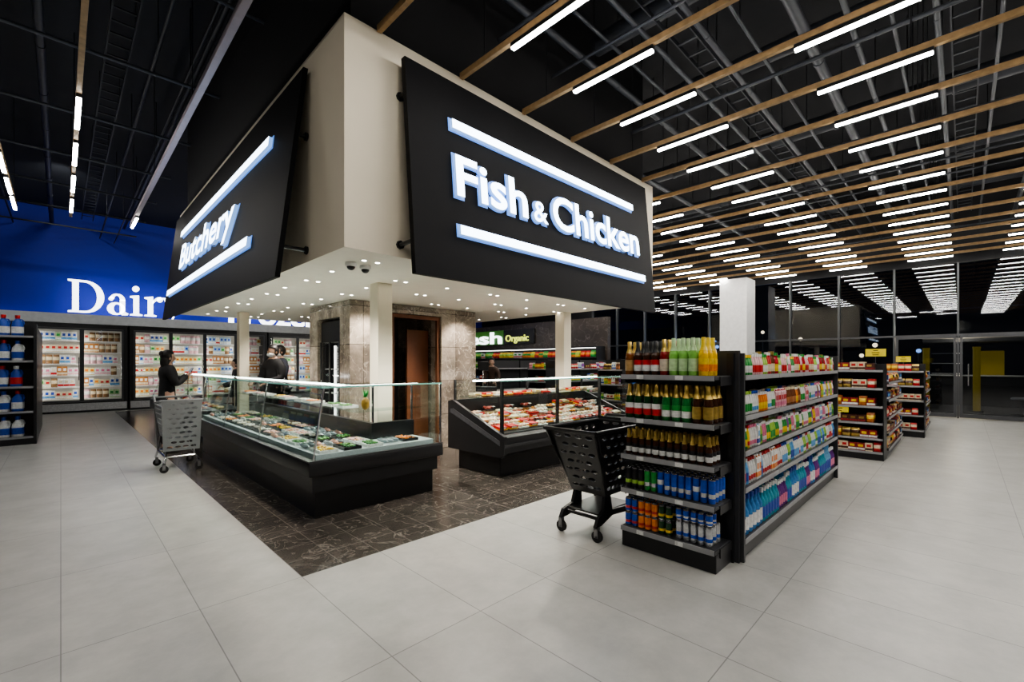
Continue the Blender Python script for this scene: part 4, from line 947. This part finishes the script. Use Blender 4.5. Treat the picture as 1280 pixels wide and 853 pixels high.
for u,xs in enumerate((-2.48,1.69,5.86)):
    x1=xs+3.92
    t=Th('display_refrigerator','tall black glass-door display refrigerator filled with packaged food','refrigerator',((xs+x1)/2,19.6,0),'glass-door refrigerators on the wall')
    t.box('cabinet',m_black,[(xs-.1,x1+.1,19.25,19.98,0,.32),(xs-.1,x1+.1,19.25,19.98,2.60,2.735),(xs-.1,xs,19.25,19.98,.32,2.6),(x1,x1+.1,19.25,19.98,.32,2.6)])
    t.box('interior',FW,[(xs,x1,19.9,19.97,.32,2.6)])
    t.box('kick_panel',C(.5,.5,.5),[(xs-.08,x1+.08,19.23,19.249,.06,.28)])
    for z in (.42,.78,1.14,1.50,1.86,2.22): t.box('shelf',m_white,[(xs+.01,x1-.01,19.5,19.89,z-.02,z)])
    for k in range(4):
        a=xs+.98*k; d=None
        bm=bmesh.new(); b_=t.b
        for q in ((a+.0,a+.05,19.20,19.248,.33,2.59),(a+.93,a+.98,19.20,19.248,.33,2.59),(a+.05,a+.93,19.20,19.248,.33,.38),(a+.05,a+.93,19.20,19.248,2.54,2.59)): box(bm,q[0]-b_.x,q[1]-b_.x,q[2]-b_.y,q[3]-b_.y,q[4],q[5])
        d=ob('door',fin(bm,'door',m_frame),t.o)
        t.box('door_glass',m_fglass,[(a+.05,a+.93,19.22,19.225,.38,2.54)],parent=d)
        bm=bmesh.new(); tube(bm,[Vector(p)-t.b for p in ((a+.91,19.2,1.0),(a+.91,19.15,1.0),(a+.91,19.15,1.7),(a+.91,19.2,1.7))],.01,6); ob('door_handle',fin(bm,'h',m_chrome),d)
        t.box('light_strip',m_strip,[(a+.005,a+.025,19.27,19.3,.4,2.5)])
        if a+.98>-1.5 and a<7.4:
            for z in (.42,.78,1.14,1.50,1.86,2.22):
                fill((a+.05,19.57),(1,0),.92,z+.001,[(R.choice(FP),R.choice((1,2,3))) for i in range(10)],0,'packaged food in the glass-door refrigerators')
dl=Th('wall_letters','white serif letters reading Dairy on the blue wall ledge','sign',(.15,19.3,3.03))
for me,n in zip(dairy,'Dairy'):
    o=ob('letter',me,dl.o); o.matrix_local=Matrix.Translation((0,0,.06))@Matrix.Rotation(pi/2,4,'X')@Matrix.Diagonal((.97,1.0,1,1))
fl=Th('wall_letters','white letters reading Frozen on the blue wall ledge','sign',(4.4,19.3,3.035))
o=ob('letters',t_froz,fl.o); o.matrix_local=Matrix.Rotation(pi/2,4,'X')

# ------------------------------------------------------------ left detergent shelf
ls=Th('shelf_unit','tall black shelving end with rows of blue detergent bottles','shelving',(-.95,12.9,0))
ls.box('frame',m_black,[(-1.6,-.32,12.75,12.8,0,2.25),(-.36,-.32,12.3,12.75,0,2.25),(-1.6,-1.56,12.3,12.75,0,2.25)])
ls.box('base_plinth',m_black,[(-1.56,-.36,12.32,12.75,0,.12)])
zz=[.15,.62,1.08,1.56,2.02]
for z in zz:
    s=ls.box('shelf',m_dgrey,[(-1.555,-.365,12.3,12.745,z-.03,z)]); ls.box('price_strip',m_price,[(-1.555,-.365,12.29,12.299,z-.035,z+.004)],parent=s)
ls.box('side_shelf_panel',m_black,[(-1.6,-.32,12.81,16.0,0,2.2)])
J=[jug('blue detergent bottle with white label and red cap',.16,.38,BLU,RED,W_),jug('dark blue detergent bottle with red label',.16,.38,BLU,W_,RED),jug('white detergent bottle with green label and cap',.16,.37,W_,GRN,GRN),jug('purple detergent bottle with pink cap',.15,.35,PUR,PNK,W_),jug('white detergent bottle with blue label and cap',.16,.37,W_,BLU,BLU)]
seqs=[[2,4,2,0,4,4,0],[1,0,1,1,4,0,4],[3,3,0,1,0,1,4],[0,1,2,1,0,4,2]]
for z,j in zip(zz[:4],seqs): fill((-1.53,12.42),(1,0),1.15,z+.001,[(J[q],1) for q in j],0,'detergent bottles',2,(0,.16),st=0)
fill((-1.53,12.42),(1,0),1.15,2.021,[(J[2],4),(J[0],4)],0,'detergent bottles',1)

flush_stuff()
# ------------------------------------------------------------ world, camera
w=bpy.data.worlds.new('night'); sc.world=w; w.use_nodes=True; w.node_tree.nodes['Background'].inputs[0].default_value=(.02,.025,.04,1); w.node_tree.nodes['Background'].inputs[1].default_value=.3
cd=bpy.data.cameras.new('camera'); cam=bpy.data.objects.new('camera',cd); COL.objects.link(cam)
cam.location=(0,0,1.5); cam.rotation_euler=(pi/2,0,-pi/4); cd.sensor_width=36; cd.lens=564/1280*36; cd.shift_y=.0223; cd.clip_start=.05
sc.camera=cam
for o in bpy.data.objects:
    l=o.get('label')
    if l and not (4<=len(l.split())<=12): print('LABEL',o.name,l)
print('objects',len(bpy.data.objects))
